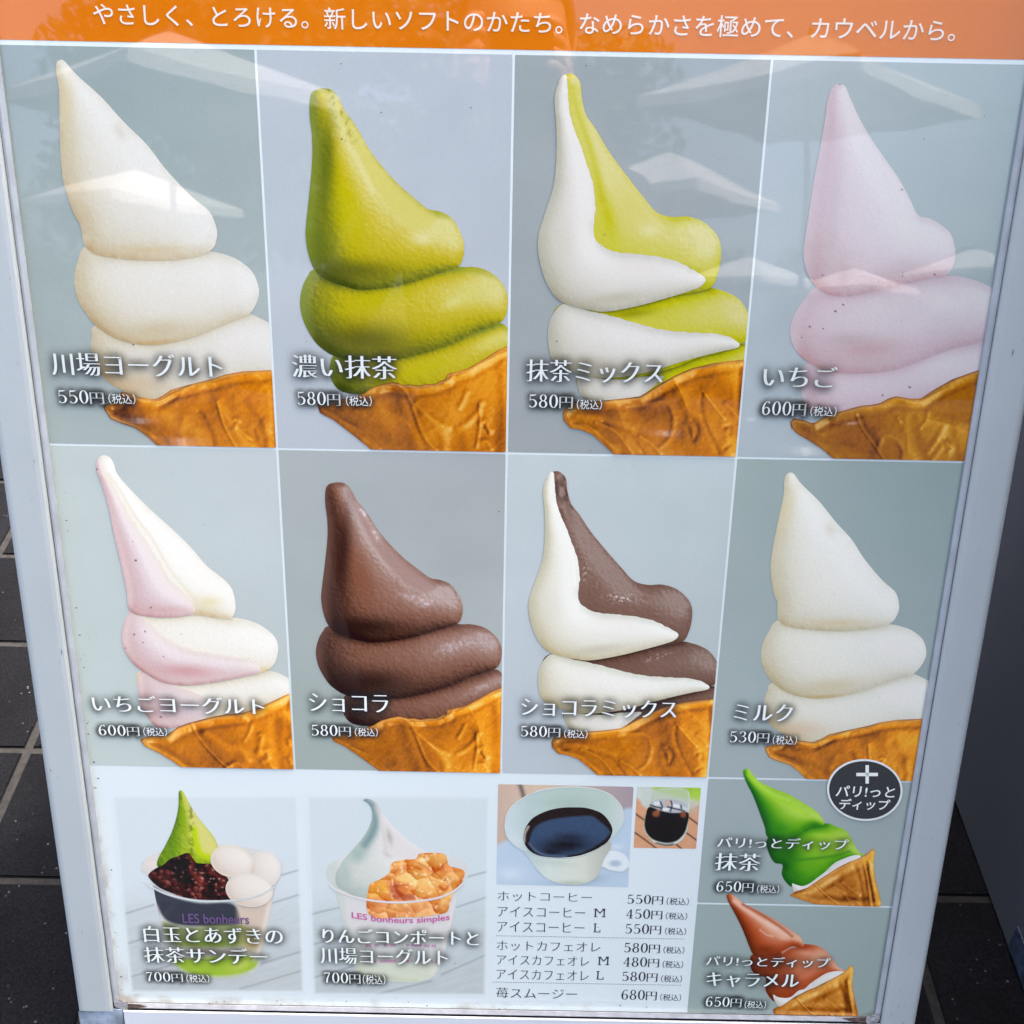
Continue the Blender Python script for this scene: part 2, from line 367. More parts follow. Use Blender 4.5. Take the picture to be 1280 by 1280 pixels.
# ------------------------------------------------------------------ poster
WHITE = (212, 222, 233)
def vline(k, y):
    "x of the k-th column line of the poster at picture height y"
    u = (k - 2) * PW; lo, hi = -1000.0, 3000.0
    v0 = -0.5; v1 = 0.6
    for _ in range(40):
        vm = (v0 + v1) / 2
        if float(B2P(np.array(u), np.array(vm))[1]) < y: v0 = vm
        else: v1 = vm
    return float(B2P(np.array(u), np.array(vm))[0])
def bpx(u, v):
    a, b = B2P(np.array(float(u)), np.array(float(v))); return (float(a), float(b))
EDGE = 0.2945                                    # half width of the visible poster
def rect_px(u0, v0, u1, v1): return [bpx(u0, v0), bpx(u1, v0), bpx(u1, v1), bpx(u0, v1)]
VTOP, VBOT = -0.345, 0.4575
def p_white(x, y):
    c = np.ones(x.shape + (3,)) * np.array(WHITE, float)
    c = c + (fbm(x, y, 160, 3, 3) * 2.5)[..., None]
    # damp stains creeping in from the lower corners and along the bottom edge
    u, v = P2B(x, y)
    e = sm(.010, 0, VBOT - v) * sm(-.1, .5, fbm(x, y, 26, 4, 9)) + sm(.05, 0, np.hypot(u + EDGE, v - VBOT)) * .8 * sm(-.3, .5, fbm(x, y, 14, 4, 5))
    e = e + sm(.007, 0, u + EDGE) * sm(.0, .5, fbm(x, y, 18, 4, 2)) * sm(.24, .3, v) * .6
    return mixc(c, (150, 138, 130), np.clip(e, 0, 1) * .55)
GAIN = GAINS[2]
sheet('poster', BOARD, rect_px(-EDGE - .004, VTOP, EDGE + .004, VBOT), p_white, 0, step=4, label='white poster sheet behind clear gloss')

GAIN = GAINS[0]
HB = -0.2405
def p_orange(x, y):
    c = np.ones(x.shape + (3,)) * np.array((223, 122, 30), float); return c + (fbm(x, y, 90, 3, 1) * 4)[..., None]
header = sheet('header_band', BOARD, rect_px(-EDGE - .003, VTOP + .001, EDGE + .003, HB - .0022), p_orange, 1, step=6, label='orange header band with a white slogan')
lettering('slogan', 'やさしく、とろける。新しいソフトのかたち。なめらかさを極めて、カウベルから。', header, 118, 1193, 3.5, 31, (244, 232, 226), 3, style=(0.005, (0.0,)))

def grad(stops_tl, tr_, bl, br, n=3.):
    def f(quad):
        q = np.array(quad, float); x0, y0 = q.min(0); x1, y1 = q.max(0)
        def p(x, y):
            a = np.clip((x - x0) / (x1 - x0), 0, 1)[..., None]; b = np.clip((y - y0) / (y1 - y0), 0, 1)[..., None]
            tl, t2, b1, b2 = [np.array(k, float) for k in (stops_tl, tr_, bl, br)]
            c = (tl * (1 - a) + t2 * a) * (1 - b) + (b1 * (1 - a) + b2 * a) * b
            return c + (fbm(x, y, 70, 3, int(x0) % 50) * n)[..., None] + (vnoise(x * .15, y, 26, 4) * 1.2)[..., None]
        return p
    return f
PANEL = {}
GAPW = 0.00075
def panel(k, r, colors, label, name='picture_panel'):
    u0 = max((k - 2) * PW + GAPW, -EDGE - .002); u1 = min((k - 1) * PW - GAPW, EDGE + .002)
    v0 = (r - 1) * PH + GAPW + (.0012 if r == 0 else 0); v1 = r * PH - GAPW
    q = rect_px(u0, v0, u1, v1)
    o = sheet(name, BOARD, q, grad(*colors)(q), 1, step=5, label=label)
    PANEL[(k, r)] = (o, q); return o, q

# ------------------------------------------------------------------ swirl shading
LIGHT = np.array([.60, -.42, .68]); LIGHT /= np.linalg.norm(LIGHT)
PAL = {
 'cream': [(0, (176, 150, 112)), (.2, (196, 178, 148)), (.45, (208, 199, 180)), (.7, (220, 215, 206)), (.88, (226, 223, 219)), (1, (231, 229, 227))],
 'milk': [(0, (172, 158, 122)), (.2, (190, 180, 154)), (.45, (206, 201, 186)), (.7, (219, 216, 207)), (.88, (226, 224, 219)), (1, (231, 230, 227))],
 'white': [(0, (150, 143, 122)), (.2, (176, 170, 152)), (.45, (200, 196, 184)), (.7, (217, 213, 207)), (.88, (227, 223, 220)), (1, (234, 231, 229))],
 'matcha': [(0, (62, 72, 24)), (.2, (100, 106, 40)), (.42, (144, 142, 40)), (.62, (184, 170, 34)), (.8, (200, 182, 54)), (.92, (212, 197, 104)), (1, (220, 212, 142))],
 'matcha2': [(0, (96, 98, 20)), (.2, (142, 144, 20)), (.42, (176, 176, 20)), (.62, (194, 190, 30)), (.8, (204, 198, 70)), (.92, (212, 204, 110)), (1, (222, 214, 150))],
 'pink': [(0, (186, 142, 146)), (.2, (194, 158, 164)), (.45, (204, 178, 188)), (.7, (215, 197, 207)), (.9, (223, 212, 220)), (1, (228, 222, 227))],
 'rose': [(0, (160, 112, 114)), (.2, (178, 138, 142)), (.45, (192, 164, 170)), (.7, (202, 180, 186)), (.9, (212, 198, 204)), (1, (222, 212, 217))],
 'choc': [(0, (38, 24, 24)), (.2, (58, 38, 35)), (.42, (90, 59, 50)), (.62, (118, 80, 67)), (.8, (136, 100, 88)), (.92, (150, 118, 109)), (1, (174, 154, 152))],
 'choc2': [(0, (54, 36, 34)), (.2, (66, 44, 40)), (.42, (86, 61, 54)), (.62, (102, 75, 66)), (.8, (113, 85, 76)), (.92, (124, 97, 89)), (1, (148, 126, 120))],
 'green': [(0, (22, 84, 28)), (.2, (34, 108, 30)), (.45, (62, 140, 30)), (.65, (96, 166, 34)), (.85, (138, 190, 50)), (1, (178, 212, 92))],
 'caramel': [(0, (92, 40, 26)), (.2, (124, 54, 34)), (.45, (160, 70, 42)), (.65, (182, 88, 56)), (.85, (200, 120, 90)), (1, (224, 170, 144))],
}
def swirl_paint(outline, pal, above=(), grain=1., rim=None, rimw=.55, ao=.75, extra=None, core=0.0, con=0.0):
    NX, NY, NZ = inflate(outline)
    occ = [sdf_field(np.array(a, float), 2.5, 45) for a in above]
    def p(x, y):
        nx, ny, nz = NX(x, y), NY(x, y), NZ(x, y)
        bump = (fbm(x, y, 9, 3, 21) * .04 + (fbm(x + .9, y - .8, 3.6, 2, 31) - fbm(x - .9, y + .8, 3.6, 2, 31)) * .13) * grain
        d = nx * LIGHT[0] + ny * LIGHT[1] + nz * LIGHT[2]
        t = .5 + .5 * d
        t = np.clip((t - .12 - con) / (.86 - con), 0, 1)
        if core: t = t - core * np.exp(-((nx + .38) / .22) ** 2) * sm(.0, .5, nz)
        for F in occ:
            s = F(x, y); t = t * (1 - ao * np.exp(-np.maximum(s, 0) / 5.5) * (s < 44)) - .10 * np.exp(-np.maximum(s, 0) / 22)
        w = np.clip(1.15 - np.abs(t - .45) * 1.5, .15, 1)
        t = t + bump * w
        c = ramp(np.clip(t, 0, 1), pal)
        if rim is not None: c = mixc(c, rim, sm(.58, .98, np.sqrt(np.minimum(nx, 0) ** 2 + (.9 * np.minimum(ny, 0)) ** 2 + (.55 * np.maximum(nx, 0)) ** 2)) * rimw)
        if extra: c = extra(x, y, c)
        return c
    return p

# ---- outlines, picture pixels
S = spline
A1 = S([(70,84),(74,75.5),(81,76.5),(95.6,93),(126.5,121),(154.7,152),(183,180),(208,212),(239,244.7),(261.5,264),(270.5,284),(271.4,297),(266,311),(247.5,320),(219,324.5),(183,325.5),(146,322.5),(121,318),(107,308),(103,294),(100,280),(93,268),(84.5,245),(78,219),(75.5,183),(74.5,141),(74,112)])
A2 = S([(108,307),(97,328),(93,350),(97,373),(108,392.5),(121,408),(146,423.5),(174,430.5),(202.5,430.5),(239,422),(267,411),(295,399.5),(312,392.5),(322,375.6),(323.5,359),(315,339),(298,325),(281,318),(262,314),(200,306),(150,303)])
A3 = S([(123,406),(115,420.6),(114,437.5),(121,460),(135,477),(157.5,490),(190,505),(240,500),(300,480),(350,470),(358,440),(350,412),(339,405),(323.5,397),(311,392.5),(280,392),(200,405)])
AC = np.array([(131.6,513),(129,507),(135,504.5),(146,500),(152,489),(163,492),(174,496.5),(194,499),(204,494),(214,487),(239,480),(267,473),(281,468),(304,464),(345,462),(352,463),(358,600),(205,570),(198,558),(184,545),(169,534.5),(152,529),(138,523)])
B1 = S([(387.3,123.8),(391.6,114),(402.8,110.5),(414,112),(422.5,121),(431,138),(445,157.5),(464.7,191),(493,225),(518,247.5),(535,261),(549,264),(563,271),(574,287),(580,305),(578.6,322),(571,334),(543,343),(507,354.5),(479,360),(450.6,362),(428,357),(408,349),(394,338),(386,319),(382.3,297),(382.6,281),(387,239),(390.5,197),(390,169),(387.3,146)])
B2 = S([(392,337),(386,343),(379,356),(375,375.6),(377.5,395),(384.5,412),(397,430.5),(417,444.5),(442,450),(467.5,451),(501,448),(535,439),(563,429),(591,416.4),(614,408),(628,401),(633.4,389.7),(634.8,375.6),(632,361.5),(622,347.5),(608,337.6),(591,333.4),(572,333),(500,325),(430,325)])
B3 = S([(418,443),(412,460),(415.5,477),(428,489.5),(456,494),(500,500),(560,490),(640,440),(645,418),(635,410),(624,404),(590,412),(500,430),(440,436)])
BC = np.array([(396.6,505),(405,502),(418,500),(440,497),(456,491),(466,484),(478.7,479.7),(490,477.4),(497,478),(504,481),(512,480),(521,482),(532,480),(543.4,479.7),(552,475),(557.5,474),(558,468),(563,466),(572,464),(585.6,460),(605,448.7),(620,439),(645,427),(650,600),(470,572),(462,560),(439,541.5),(417,524.7),(400,516)])
C1 = S([(710,92),(718.4,94),(725.5,104),(727,121),(732.5,143.4),(743.8,160),(760.6,188.4),(783,219),(803,244.7),(820,264.5),(839.4,271),(859,270.4),(878.8,277),(894,291),(900.5,305),(901,322),(897,342),(888.6,358.8),(870,365),(845,369.5),(817,377.5),(788.8,384.5),(760.6,389),(741,388),(704.4,378.4),(687.5,361.6),(677.7,339),(672.6,313.8),(673.4,292.5),(682,264),(691.7,233.4),(695.4,197),(695.4,157.5),(693,126.6),(696,109.7),(701.6,97)])
C1W = S([(707,93),(709.4,100),(709.4,112.5),(711.4,135),(717,160),(725.5,180),(732.5,202.5),(739.5,225),(743.8,244.7),(743.8,267),(741,287),(743.8,299.7),(755,309.5),(771.9,315),(800,318),(828,322),(850.6,329),(867.5,337.7),(878.8,344.7),(881.6,350),(877.3,357),(860,364),(817,377),(788.8,384),(760.6,389),(741,388),(704.4,378.4),(687.5,361.6),(677.7,339),(672.6,313.8),(673.4,292.5),(682,264),(691.7,233.4),(695.4,197),(695.4,157.5),(693,126.6),(696,109.7),(701.6,96)])
C2 = S([(704,379),(690,395),(684.7,415),(686,434.7),(690,448.7),(704,460),(738,471),(777,474),(817,467),(845,458.6),(873,447),(901,440),(935,424),(938,400),(926.6,377),(912.5,367),(898.4,362),(884,360),(820,365),(760,372)])
C2W = S([(703,380),(718.4,382.7),(735,388),(755,392.5),(777.5,398),(811,408),(839.4,413.6),(862,415.6),(887,416.4),(909.7,420.6),(923.8,429),(921,434.7),(901,439),(873,446),(845,454),(817,463),(777,471),(738,471),(704,460),(690,448.7),(686,434.7),(684.7,415),(690,395)])
C3 = S([(724,470),(722.7,485),(728,496),(741,505),(800,510),(900,480),(940,450),(940,432),(926.6,430),(880,442),(828,460),(770,468)])
C3W = S([(724,470),(722.7,485),(728,496),(741,505),(790,506),(806,492),(820,480),(829,470),(800,471),(760,470)])
CC = np.array([(703.5,516),(707,508),(718.4,502),(746.6,501),(777.5,498),(800,495),(812,488),(822.5,481),(845,468.4),(864.7,460),(890,454),(910,451),(935,449),(935,600),(770,575),(766,566),(755,555.6),(741,543),(727,537),(712.8,534.5),(704.4,524.7)])
D1 = S([(1041,108),(1049.4,105),(1056.4,108),(1062,121),(1072,143.4),(1086,168.8),(1102.8,194),(1122.5,222),(1136.6,247.5),(1147,268.5),(1162,273),(1176,281),(1187,291),(1192,302.5),(1194,319),(1189.6,335),(1182,344.5),(1167.5,347),(1139.4,352.7),(1105.6,360.5),(1077.5,366.6),(1055,370),(1035.3,367.8),(1018.4,357),(1007,336),(1003.8,313.8),(1005.8,298),(1011.4,261.5),(1017,225),(1024,188.4),(1031,149),(1034,126.6)])
D2 = S([(1018.4,360),(1004.4,376),(991.7,395),(987.5,415),(991.7,433),(1004.4,448.7),(1027,461.4),(1055,466),(1088.8,465.6),(1122.5,460),(1159,447),(1190,436),(1226.6,427),(1250,415),(1256,390),(1248,368),(1236.4,358),(1218,350),(1195.6,345),(1175,345),(1120,346),(1060,352)])
D3 = S([(1008,455),(1003,474),(1002,493.8),(1010,513.4),(1032,521),(1080,520),(1160,505),(1240,480),(1245,430),(1230,424),(1190,432),(1120,450),(1050,455)])
DC = np.array([(987.5,527.5),(991.7,522.4),(1004.4,524.7),(1015.6,529),(1024,525),(1032.5,519),(1052,513.4),(1072,508),(1078,506.5),(1088,506),(1100,503.6),(1110,498),(1119.7,495),(1136.6,498),(1150.6,498),(1167.5,486.7),(1190,474),(1218,464),(1240,458),(1240,600),(1050,582),(1041,573),(1026.9,561),(1012.8,551.4),(996,541.6),(989,534.5)])
E1 = S([(121.6,575),(128.6,569),(137,571),(142.7,579.5),(146.9,592),(161,609),(186,634.4),(214,659.7),(237,682),(259.4,707.5),(279,723),(290,735.6),(294.5,752.5),(293.5,766),(286,773),(265,771),(242.5,768),(220,770.8),(192,770.8),(163.8,763.8),(158,735.6),(151,702),(142.7,668),(135.6,631.6),(127,603.4),(121,586.6)])
E1P = S([(122,574),(127,576),(134,592),(143,607),(152.5,626),(166.6,651),(186,679),(200,702),(214,724),(231,741),(243,756),(243,765),(236,769),(220,771),(192,771),(163.8,764),(158,735.6),(151,702),(142.7,668),(135.6,631.6),(127,603.4),(120.8,586.6)])
E2 = S([(163.8,762),(154,783),(152.5,800),(158,817),(172,834),(200.6,851.7),(228.8,856.5),(257,854.5),(285,849.7),(307.5,845),(327,840.5),(341,832.4),(347.4,816.6),(346.9,803),(341,793),(327,782),(310,775),(290,771),(240,762),(190,760)])
E2P = S([(164,762),(178,768),(190,780),(204,794),(220,804),(240,811),(265,816),(293,820),(315,824.5),(324,831),(325,838),(320,842),(307.5,845),(285,849.7),(257,854.5),(228.8,856.5),(200.6,851.7),(172,834),(158,817),(152.5,800),(154,783)])
E3 = S([(177,838),(172.5,861.6),(175,878),(184,895),(200.6,910),(250,905),(330,885),(372,872),(372,852),(362,848),(341,839),(320,840),(250,846)])
E3P = S([(177,838),(172.5,861.6),(175,878),(184,895),(200.6,910),(240,905),(262,892),(256,872),(225,858),(200,846)])
EC = np.array([(175,923.4),(182,921),(192,919),(209,918),(216,913),(223,908),(240,902),(268,895),(285,892),(302,891),(324,884),(345,874),(368,863),(378,1000),(240,972),(233,963.4),(217.5,951.6),(198,940),(181,932)])

# ------------------------------------------------------------------ cones
def cone_paint(outline, strokes=(), base=((234, 150, 40), (210, 122, 30), (140, 78, 22)), dark_left=.5, seed=0):
    poly = np.array(outline, float); F = sdf_field(poly, 2.5, 10); x0, y0 = poly.min(0); x1, y1 = poly.max(0)
    x1 = min(x1, x0 + 235); y1 = min(y1, y0 + 110)
    rs = random.Random(seed)
    ridges = []
    for st in strokes:
        pts = [tuple(p_) for p_ in st[0]]
        if len(pts) == 2: pts.insert(1, ((pts[0][0] + pts[1][0]) / 2 + rs.uniform(-.6, .6), (pts[0][1] + pts[1][1]) / 2 + rs.uniform(-.6, .6)))
        ridges.append((spline(pts, 5, False), st[1] * 1.15 + .5, (-1 if sum(st[2]) < 330 else 1) * st[3] * (1.6 + .45 * st[1])))
    def height(x, y):
        wx = x + 8 * vnoise(x, y, 30, seed); wy = y + 8 * vnoise(x, y, 28, seed + 3)
        q_ = wx * .80 - wy * .6; r_ = wx * .6 + wy * .80
        h = 11 * (1 - np.abs(fbm(q_, r_ * .42, 62, 1, 40 + seed))) + 4.2 * fbm(q_ * 1., r_ * .5, 34, 2, 44 + seed) + .5 * fbm(x, y, 7, 2, 48 + seed)
        s_ = -F(x, y); h = h + 3.4 * np.exp(-((s_ - 4.5) / 4.0) ** 2) * (.7 + .5 * vnoise(x, y, 14, seed + 5)) - 1.4 * np.exp(-((s_ - 12) / 4) ** 2)
        for pl, w, am in ridges:
            m = (x > pl[:, 0].min() - 3 * w) & (x < pl[:, 0].max() + 3 * w) & (y > pl[:, 1].min() - 3 * w) & (y < pl[:, 1].max() + 3 * w)
            if m.any(): h[m] += am * np.exp(-(seg_dist(x[m], y[m], pl, False) / w) ** 2)
        return h
    def p(x, y):
        a = np.clip((x - x0) / (x1 - x0), 0, 1); b = np.clip((y - y0) / (y1 - y0), 0, 1); s = -F(x, y)
        e = .8; h0 = height(x, y); hx = (height(x + e, y) - h0) / e; hy = (height(x, y + e) - h0) / e
        nz = 1 / np.sqrt(1 + hx ** 2 + hy ** 2); d = (-hx * .62 - hy * -.0 * .1 + hy * .42 * -1 + .75) * nz
        hv = (h0 - h0.mean()) / (h0.std() + 1e-6)
        k = .02 + .58 * d + .085 * hv + .14 * a
        c = ramp(np.clip(k, 0, 1), [(0, (70, 34, 16)), (.2, (120, 64, 26)), (.36, (172, 98, 34)), (.52, base[1]), (.68, base[0]), (.82, (240, 170, 52)), (1, (252, 206, 110))])
        c = mixc(c, (104, 66, 44), np.clip((1 - a) * dark_left * sm(.2, .7, b), 0, 1) * .6)
        sp = np.clip(d - .93, 0, 1) * 4; c = mixc(c, (252, 216, 150), np.clip(sp, 0, .6))
        c = mixc(c, (246, 196, 120), np.exp(-((s - 2.2) / 1.6) ** 2) * sm(.85, .5, b) * .55)
        c = mixc(c, (100, 52, 24), np.exp(-(np.maximum(s, 0) / .9) ** 2) * .15)
        return c + (fbm(x, y, 3, 2, 60) * 9)[..., None]
    return p
HI, DK, OR = (244, 190, 96), (104, 52, 20), (236, 158, 30)
ST_A = [([(152,491),(174,500),(196,503),(215,494),(240,482)],1.6,(236,190,120),.8),([(160,497),(180,505),(200,506),(222,495)],2.2,(150,78,24),.6),([(170,523),(200,532),(225,545)],4,(176,104,40),.4),
        ([(232,520),(226,540),(232,560)],4,(150,110,70),.45),([(250,515),(262,538),(268,560)],3.2,DK,.6),([(272,502),(286,525),(300,545),(312,558)],6,(228,156,40),.9),([(272,502),(280,530),(296,560)],1.4,(248,196,90),.7),
        ([(294,524),(298,526),(296,530)],2.6,HI,.8),([(295,534),(304,542),(312,547)],2.8,HI,.8),([(297,538),(306,546),(311,550)],1.4,DK,.6),([(306,500),(314,515),(325,527)],5,(168,92,26),.6),([(330,528),(336,545),(338,560)],4,(246,176,60),.8),([(318,538),(322,552),(330,558)],2,DK,.6),([(160,533),(182,545),(192,558)],1.5,(190,120,50),.6)]
ST_B = [([(500,480),(512,498),(520,520),(530,545),(545,562)],2.0,(238,170,70),.9),([(505,486),(514,505),(522,530),(530,560)],4.5,(104,60,26),.55),([(494,480),(490,500),(500,530),(510,560)],9,(122,74,34),.5),
        ([(530,520),(545,530),(555,545),(556,560)],5,(236,160,40),.7),([(520,505),(540,524),(560,535)],3,(228,146,34),.8),([(573,535),(585,528),(597,515),(602,503)],3,HI,.7),([(574,510),(580,498),(584,490)],2.5,(230,150,50),.7),
        ([(603,528),(608,526),(610,533),(613,538)],3,HI,.9),([(604,532),(609,541)],1.4,DK,.7),([(604,551),(610,552),(614,560)],3,HI,.9),([(600,505),(600,530),(596,558)],1.8,(236,166,60),.7),([(560,475),(556,479),(566,470)],2.2,(226,120,24),.9),
        ([(478,482),(500,486),(520,487),(545,484),(560,478),(600,456),(634,440)],2.6,(244,180,84),.7),([(420,512),(450,524),(480,548)],6,(140,84,40),.4),([(400,506),(440,503),(470,490)],3,(168,104,56),.6),([(425,525),(455,540),(475,560)],1.6,(196,130,70),.6),
        ([(620,460),(622,500),(618,560)],8,(190,88,26),.5)]
ST_C = [([(878,490),(876,510),(886,540),(898,565)],2.4,DK,.55),([(882,494),(896,512),(908,530),(912,565)],7,(240,176,40),.95),([(878,488),(892,506),(905,522)],1.6,(250,204,100),.8),([(908,505),(915,512),(921,520)],3,HI,.8),
        ([(906,534),(912,533),(913,541)],2.2,(150,80,20),.8),([(906,560),(912,556)],2,(150,80,20),.7),([(782,508),(830,502),(842,520),(838,545),(825,560)],2.4,(206,126,56),.55),([(866,525),(872,535),(866,550),(860,535)],2.6,(180,100,40),.7),
        ([(855,520),(850,545),(858,568)],6,(116,58,24),.55),([(800,545),(815,555),(825,566)],2,(226,150,70),.8),([(745,528),(770,540),(790,566)],1.8,(214,140,70),.8),([(755,527),(785,540),(805,566)],1.8,(120,62,28),.6),([(735,520),(760,524),(790,533)],4,(190,112,50),.5),
        ([(746,503),(777,500),(800,497),(822,484),(846,471),(866,463),(895,458),(925,454)],2.2,(238,180,100),.75),([(712,512),(709,518),(713,526)],2.2,(232,170,90),.7),([(722,528),(748,545),(762,562)],2,(176,104,44),.6)]
ST_D = [([(1071,519),(1078,535),(1090,552),(1106,575)],1.4,(244,178,86),.95),([(1074,520),(1082,538),(1096,560)],3,(96,52,20),.5),([(1098,560),(1104,545),(1118,548),(1128,560),(1128,575)],2.6,(240,176,60),.8),([(1100,540),(1120,545),(1135,558),(1142,572)],6,(206,134,30),.7),
        ([(1160,565),(1172,548),(1180,533)],3,HI,.8),([(1165,575),(1176,560)],3,(216,140,50),.7),([(1184,553),(1189,560),(1186,564)],2.8,HI,.8),([(1150,535),(1158,525),(1160,515)],2,(200,130,60),.6),([(1122,522),(1124,526)],1.8,HI,.8),
        ([(1185,520),(1190,545),(1196,575)],6,(134,66,20),.5),([(1140,520),(1142,545),(1150,572)],6,(96,54,26),.4),([(990,526),(1004,529),(1016,533),(1032,523),(1070,513),(1102,507),(1120,499),(1150,502),(1190,478),(1220,467)],2,(226,156,70),.7),
        ([(1004,531),(1018,536),(1036,527)],3.5,(140,84,26),.5),([(1035,545),(1060,553),(1085,566)],6,(178,108,34),.4),([(1183,548),(1186,552)],1.6,DK,.7)]
ST_E = [([(240,903),(247,918),(260,935),(275,950),(290,963)],1.5,(246,184,84),.95),([(243,905),(252,925),(268,945)],3,(118,66,20),.5),([(258,915),(280,930),(300,935),(310,948)],5,(222,148,40),.8),([(285,958),(296,953),(306,960)],2.4,HI,.9),
        ([(323,940),(328,920),(326,918)],2.6,(240,176,80),.8),([(327,938),(334,938),(336,945)],2.8,HI,.8),([(329,951),(336,951),(342,960)],2.8,HI,.8),([(306,925),(312,915),(315,905)],2,(220,150,60),.6),([(304,897),(309,900)],2,HI,.6),
        ([(345,900),(345,930),(350,960)],6,(170,84,20),.55),([(358,890),(362,920),(364,960)],4,(238,158,44),.7),([(361,925),(362,929)],2,HI,.8),([(362,948),(364,952)],2,HI,.8),([(180,926),(200,923),(214,918),(225,910),(268,898),(302,894),(326,887),(362,868)],2,(244,178,84),.7),
        ([(192,930),(215,938),(232,952)],5,(150,92,30),.4)]

def expand(pts, d=0): return pts
def swirl(k, r, kind, tiers, cone, shift=(0, 0)):
    """tiers: list from the bottom up of (outline, palette, above, kwargs, label); cone: (outline, strokes, seed)"""
    o, q = PANEL[(k, r)]
    clip = rect_px(*[None] * 4) if False else None
    # clip quad in the source picture's pixels
    u0 = max((k - 2) * PW + GAPW, -EDGE - .002); u1 = min((k - 1) * PW - GAPW, EDGE + .002); v0 = (r - 1) * PH + GAPW; v1 = r * PH - GAPW
    cl = rect_px(u0 - shift[0] * PW, v0 - shift[1] * PH, u1 - shift[0] * PW, v1 - shift[1] * PH)
    L = 2
    for (ol, pal, above, kw, lab) in tiers:
        sheet('ice_cream_swirl', o, ol, swirl_paint(ol, PAL[pal], above, **kw), L, clip=cl, shift=shift, label=lab); L += .6
    ol, stk, seed, kw = cone
    sheet('wafer_cone', o, ol, cone_paint(ol, stk, seed=seed, **kw), L + .4, clip=cl, shift=shift)

# panels
panel(0, 0, ((150,164,170),(158,172,176),(166,178,180),(178,188,190)), 'picture of a cream coloured yogurt soft serve')
panel(1, 0, ((186,194,206),(184,192,205),(188,195,206),(186,193,203)), 'picture of a green matcha soft serve')
panel(2, 0, ((160,169,175),(160,170,177),(162,168,173),(168,176,182)), 'picture of a white and green twisted soft serve')
panel(3, 0, ((182,192,202),(172,188,192),(180,190,200),(172,186,190)), 'picture of a pale pink strawberry soft serve')
GAIN = GAINS[1]
panel(0, 1, ((176,186,188),(180,188,196),(182,194,196),(174,184,186)), 'picture of a pink and cream soft serve')
panel(1, 1, ((158,165,170),(158,164,170),(148,160,160),(164,172,172)), 'picture of a brown chocolate soft serve')
panel(2, 1, ((182,192,198),(178,190,196),(176,184,196),(172,180,182)), 'picture of a white and brown twisted soft serve')
panel(3, 1, ((150,164,165),(140,158,160),(156,168,172),(160,170,175)), 'picture of a white milk soft serve')

GAIN = GAINS[0]
def specks(pts):
    def f(x, y, c):
        for (sx, sy, r) in pts: c = blob(x, y, c, sx, sy, r, r * .8, (88, 60, 66), .85, hard=.5)
        return c
    return f
def ex_A1(x, y, c):
    c = blob(x, y, c, 84, 130, 14, 60, (214, 200, 160), .5); c = blob(x, y, c, 150, 165, 9, 16, (196, 184, 166), .35, -30)
    c = blob(x, y, c, 200, 225, 40, 50, (232, 228, 226), .5, 40); return blob(x, y, c, 190, 312, 60, 9, (206, 180, 138), .5)
def ex_A2(x, y, c):
    c = blob(x, y, c, 200, 412, 60, 18, (190, 170, 130), .45, -6); c = blob(x, y, c, 195, 428, 42, 4, (186, 140, 70), .4, -4); return blob(x, y, c, 280, 350, 40, 26, (232, 226, 225), .6, 20)
def ex_A3(x, y, c):
    c = blob(x, y, c, 300, 425, 40, 26, (232, 226, 226), .6); return blob(x, y, c, 170, 480, 60, 18, (206, 178, 150), .6)
def ex_B1(x, y, c):
    c = blob(x, y, c, 408, 215, 14, 100, (88, 100, 38), .78, 3); c = blob(x, y, c, 402, 305, 22, 50, (98, 112, 40), .6); c = blob(x, y, c, 442, 338, 78, 20, (92, 94, 38), .8, 2)
    c = blob(x, y, c, 435, 262, 24, 66, (190, 186, 8), .6, -14)
    c = patch(x, y, c, [(420,130),(424,128),(450,175),(480,215),(520,252),(545,270),(530,290),(500,275),(474,245),(455,215),(440,185),(428,155)], (214, 202, 108), .75, 5)
    c = blob(x, y, c, 528, 298, 20, 12, (224, 216, 160), .9); rr = sm(.0, .5, fbm(x + y * .4, (y - x * .4) * .8, 4.2, 2, 83)) * np.exp(-((x - 424 - (y - 140) * .42) / 9) ** 2) * sm(205, 140, y); c = mixc(c, (118, 116, 28), rr * .45)
    c = stroke(x, y, c, [(436,182),(446,195),(455,215),(465,240)], 3.4, (226, 216, 160), .6)
    return blob(x, y, c, 405, 118, 8, 6, (214, 206, 110), .6)
def ex_B2(x, y, c):
    c = blob(x, y, c, 455, 424, 86, 30, (88, 88, 36), .82, 3); c = blob(x, y, c, 470, 375, 60, 16, (182, 180, 16), .45, -14); c = blob(x, y, c, 585, 368, 42, 22, (214, 206, 116), .8, -20)
    c = blob(x, y, c, 566, 378, 20, 9, (222, 216, 150), .6, -25); return blob(x, y, c, 500, 440, 60, 9, (110, 100, 40), .4, -10)
def ex_B3(x, y, c):
    c = blob(x, y, c, 440, 470, 34, 18, (84, 92, 30), .5); c = blob(x, y, c, 530, 460, 60, 10, (190, 186, 24), .5, -16); return blob(x, y, c, 615, 425, 30, 12, (216, 208, 110), .8, -22)
def ex_C1(x, y, c):
    c = blob(x, y, c, 790, 262, 40, 60, (214, 204, 112), .75, -38); c = blob(x, y, c, 812, 288, 18, 11, (226, 220, 164), .8); c = blob(x, y, c, 760, 270, 12, 40, (192, 188, 10), .6, -14)
    c = stroke(x, y, c, [(716,110),(722,140),(736,180),(746,215),(752,250)], 5, (186, 184, 16), .5)
    return blob(x, y, c, 850, 335, 40, 8, (170, 168, 30), .5, 12)
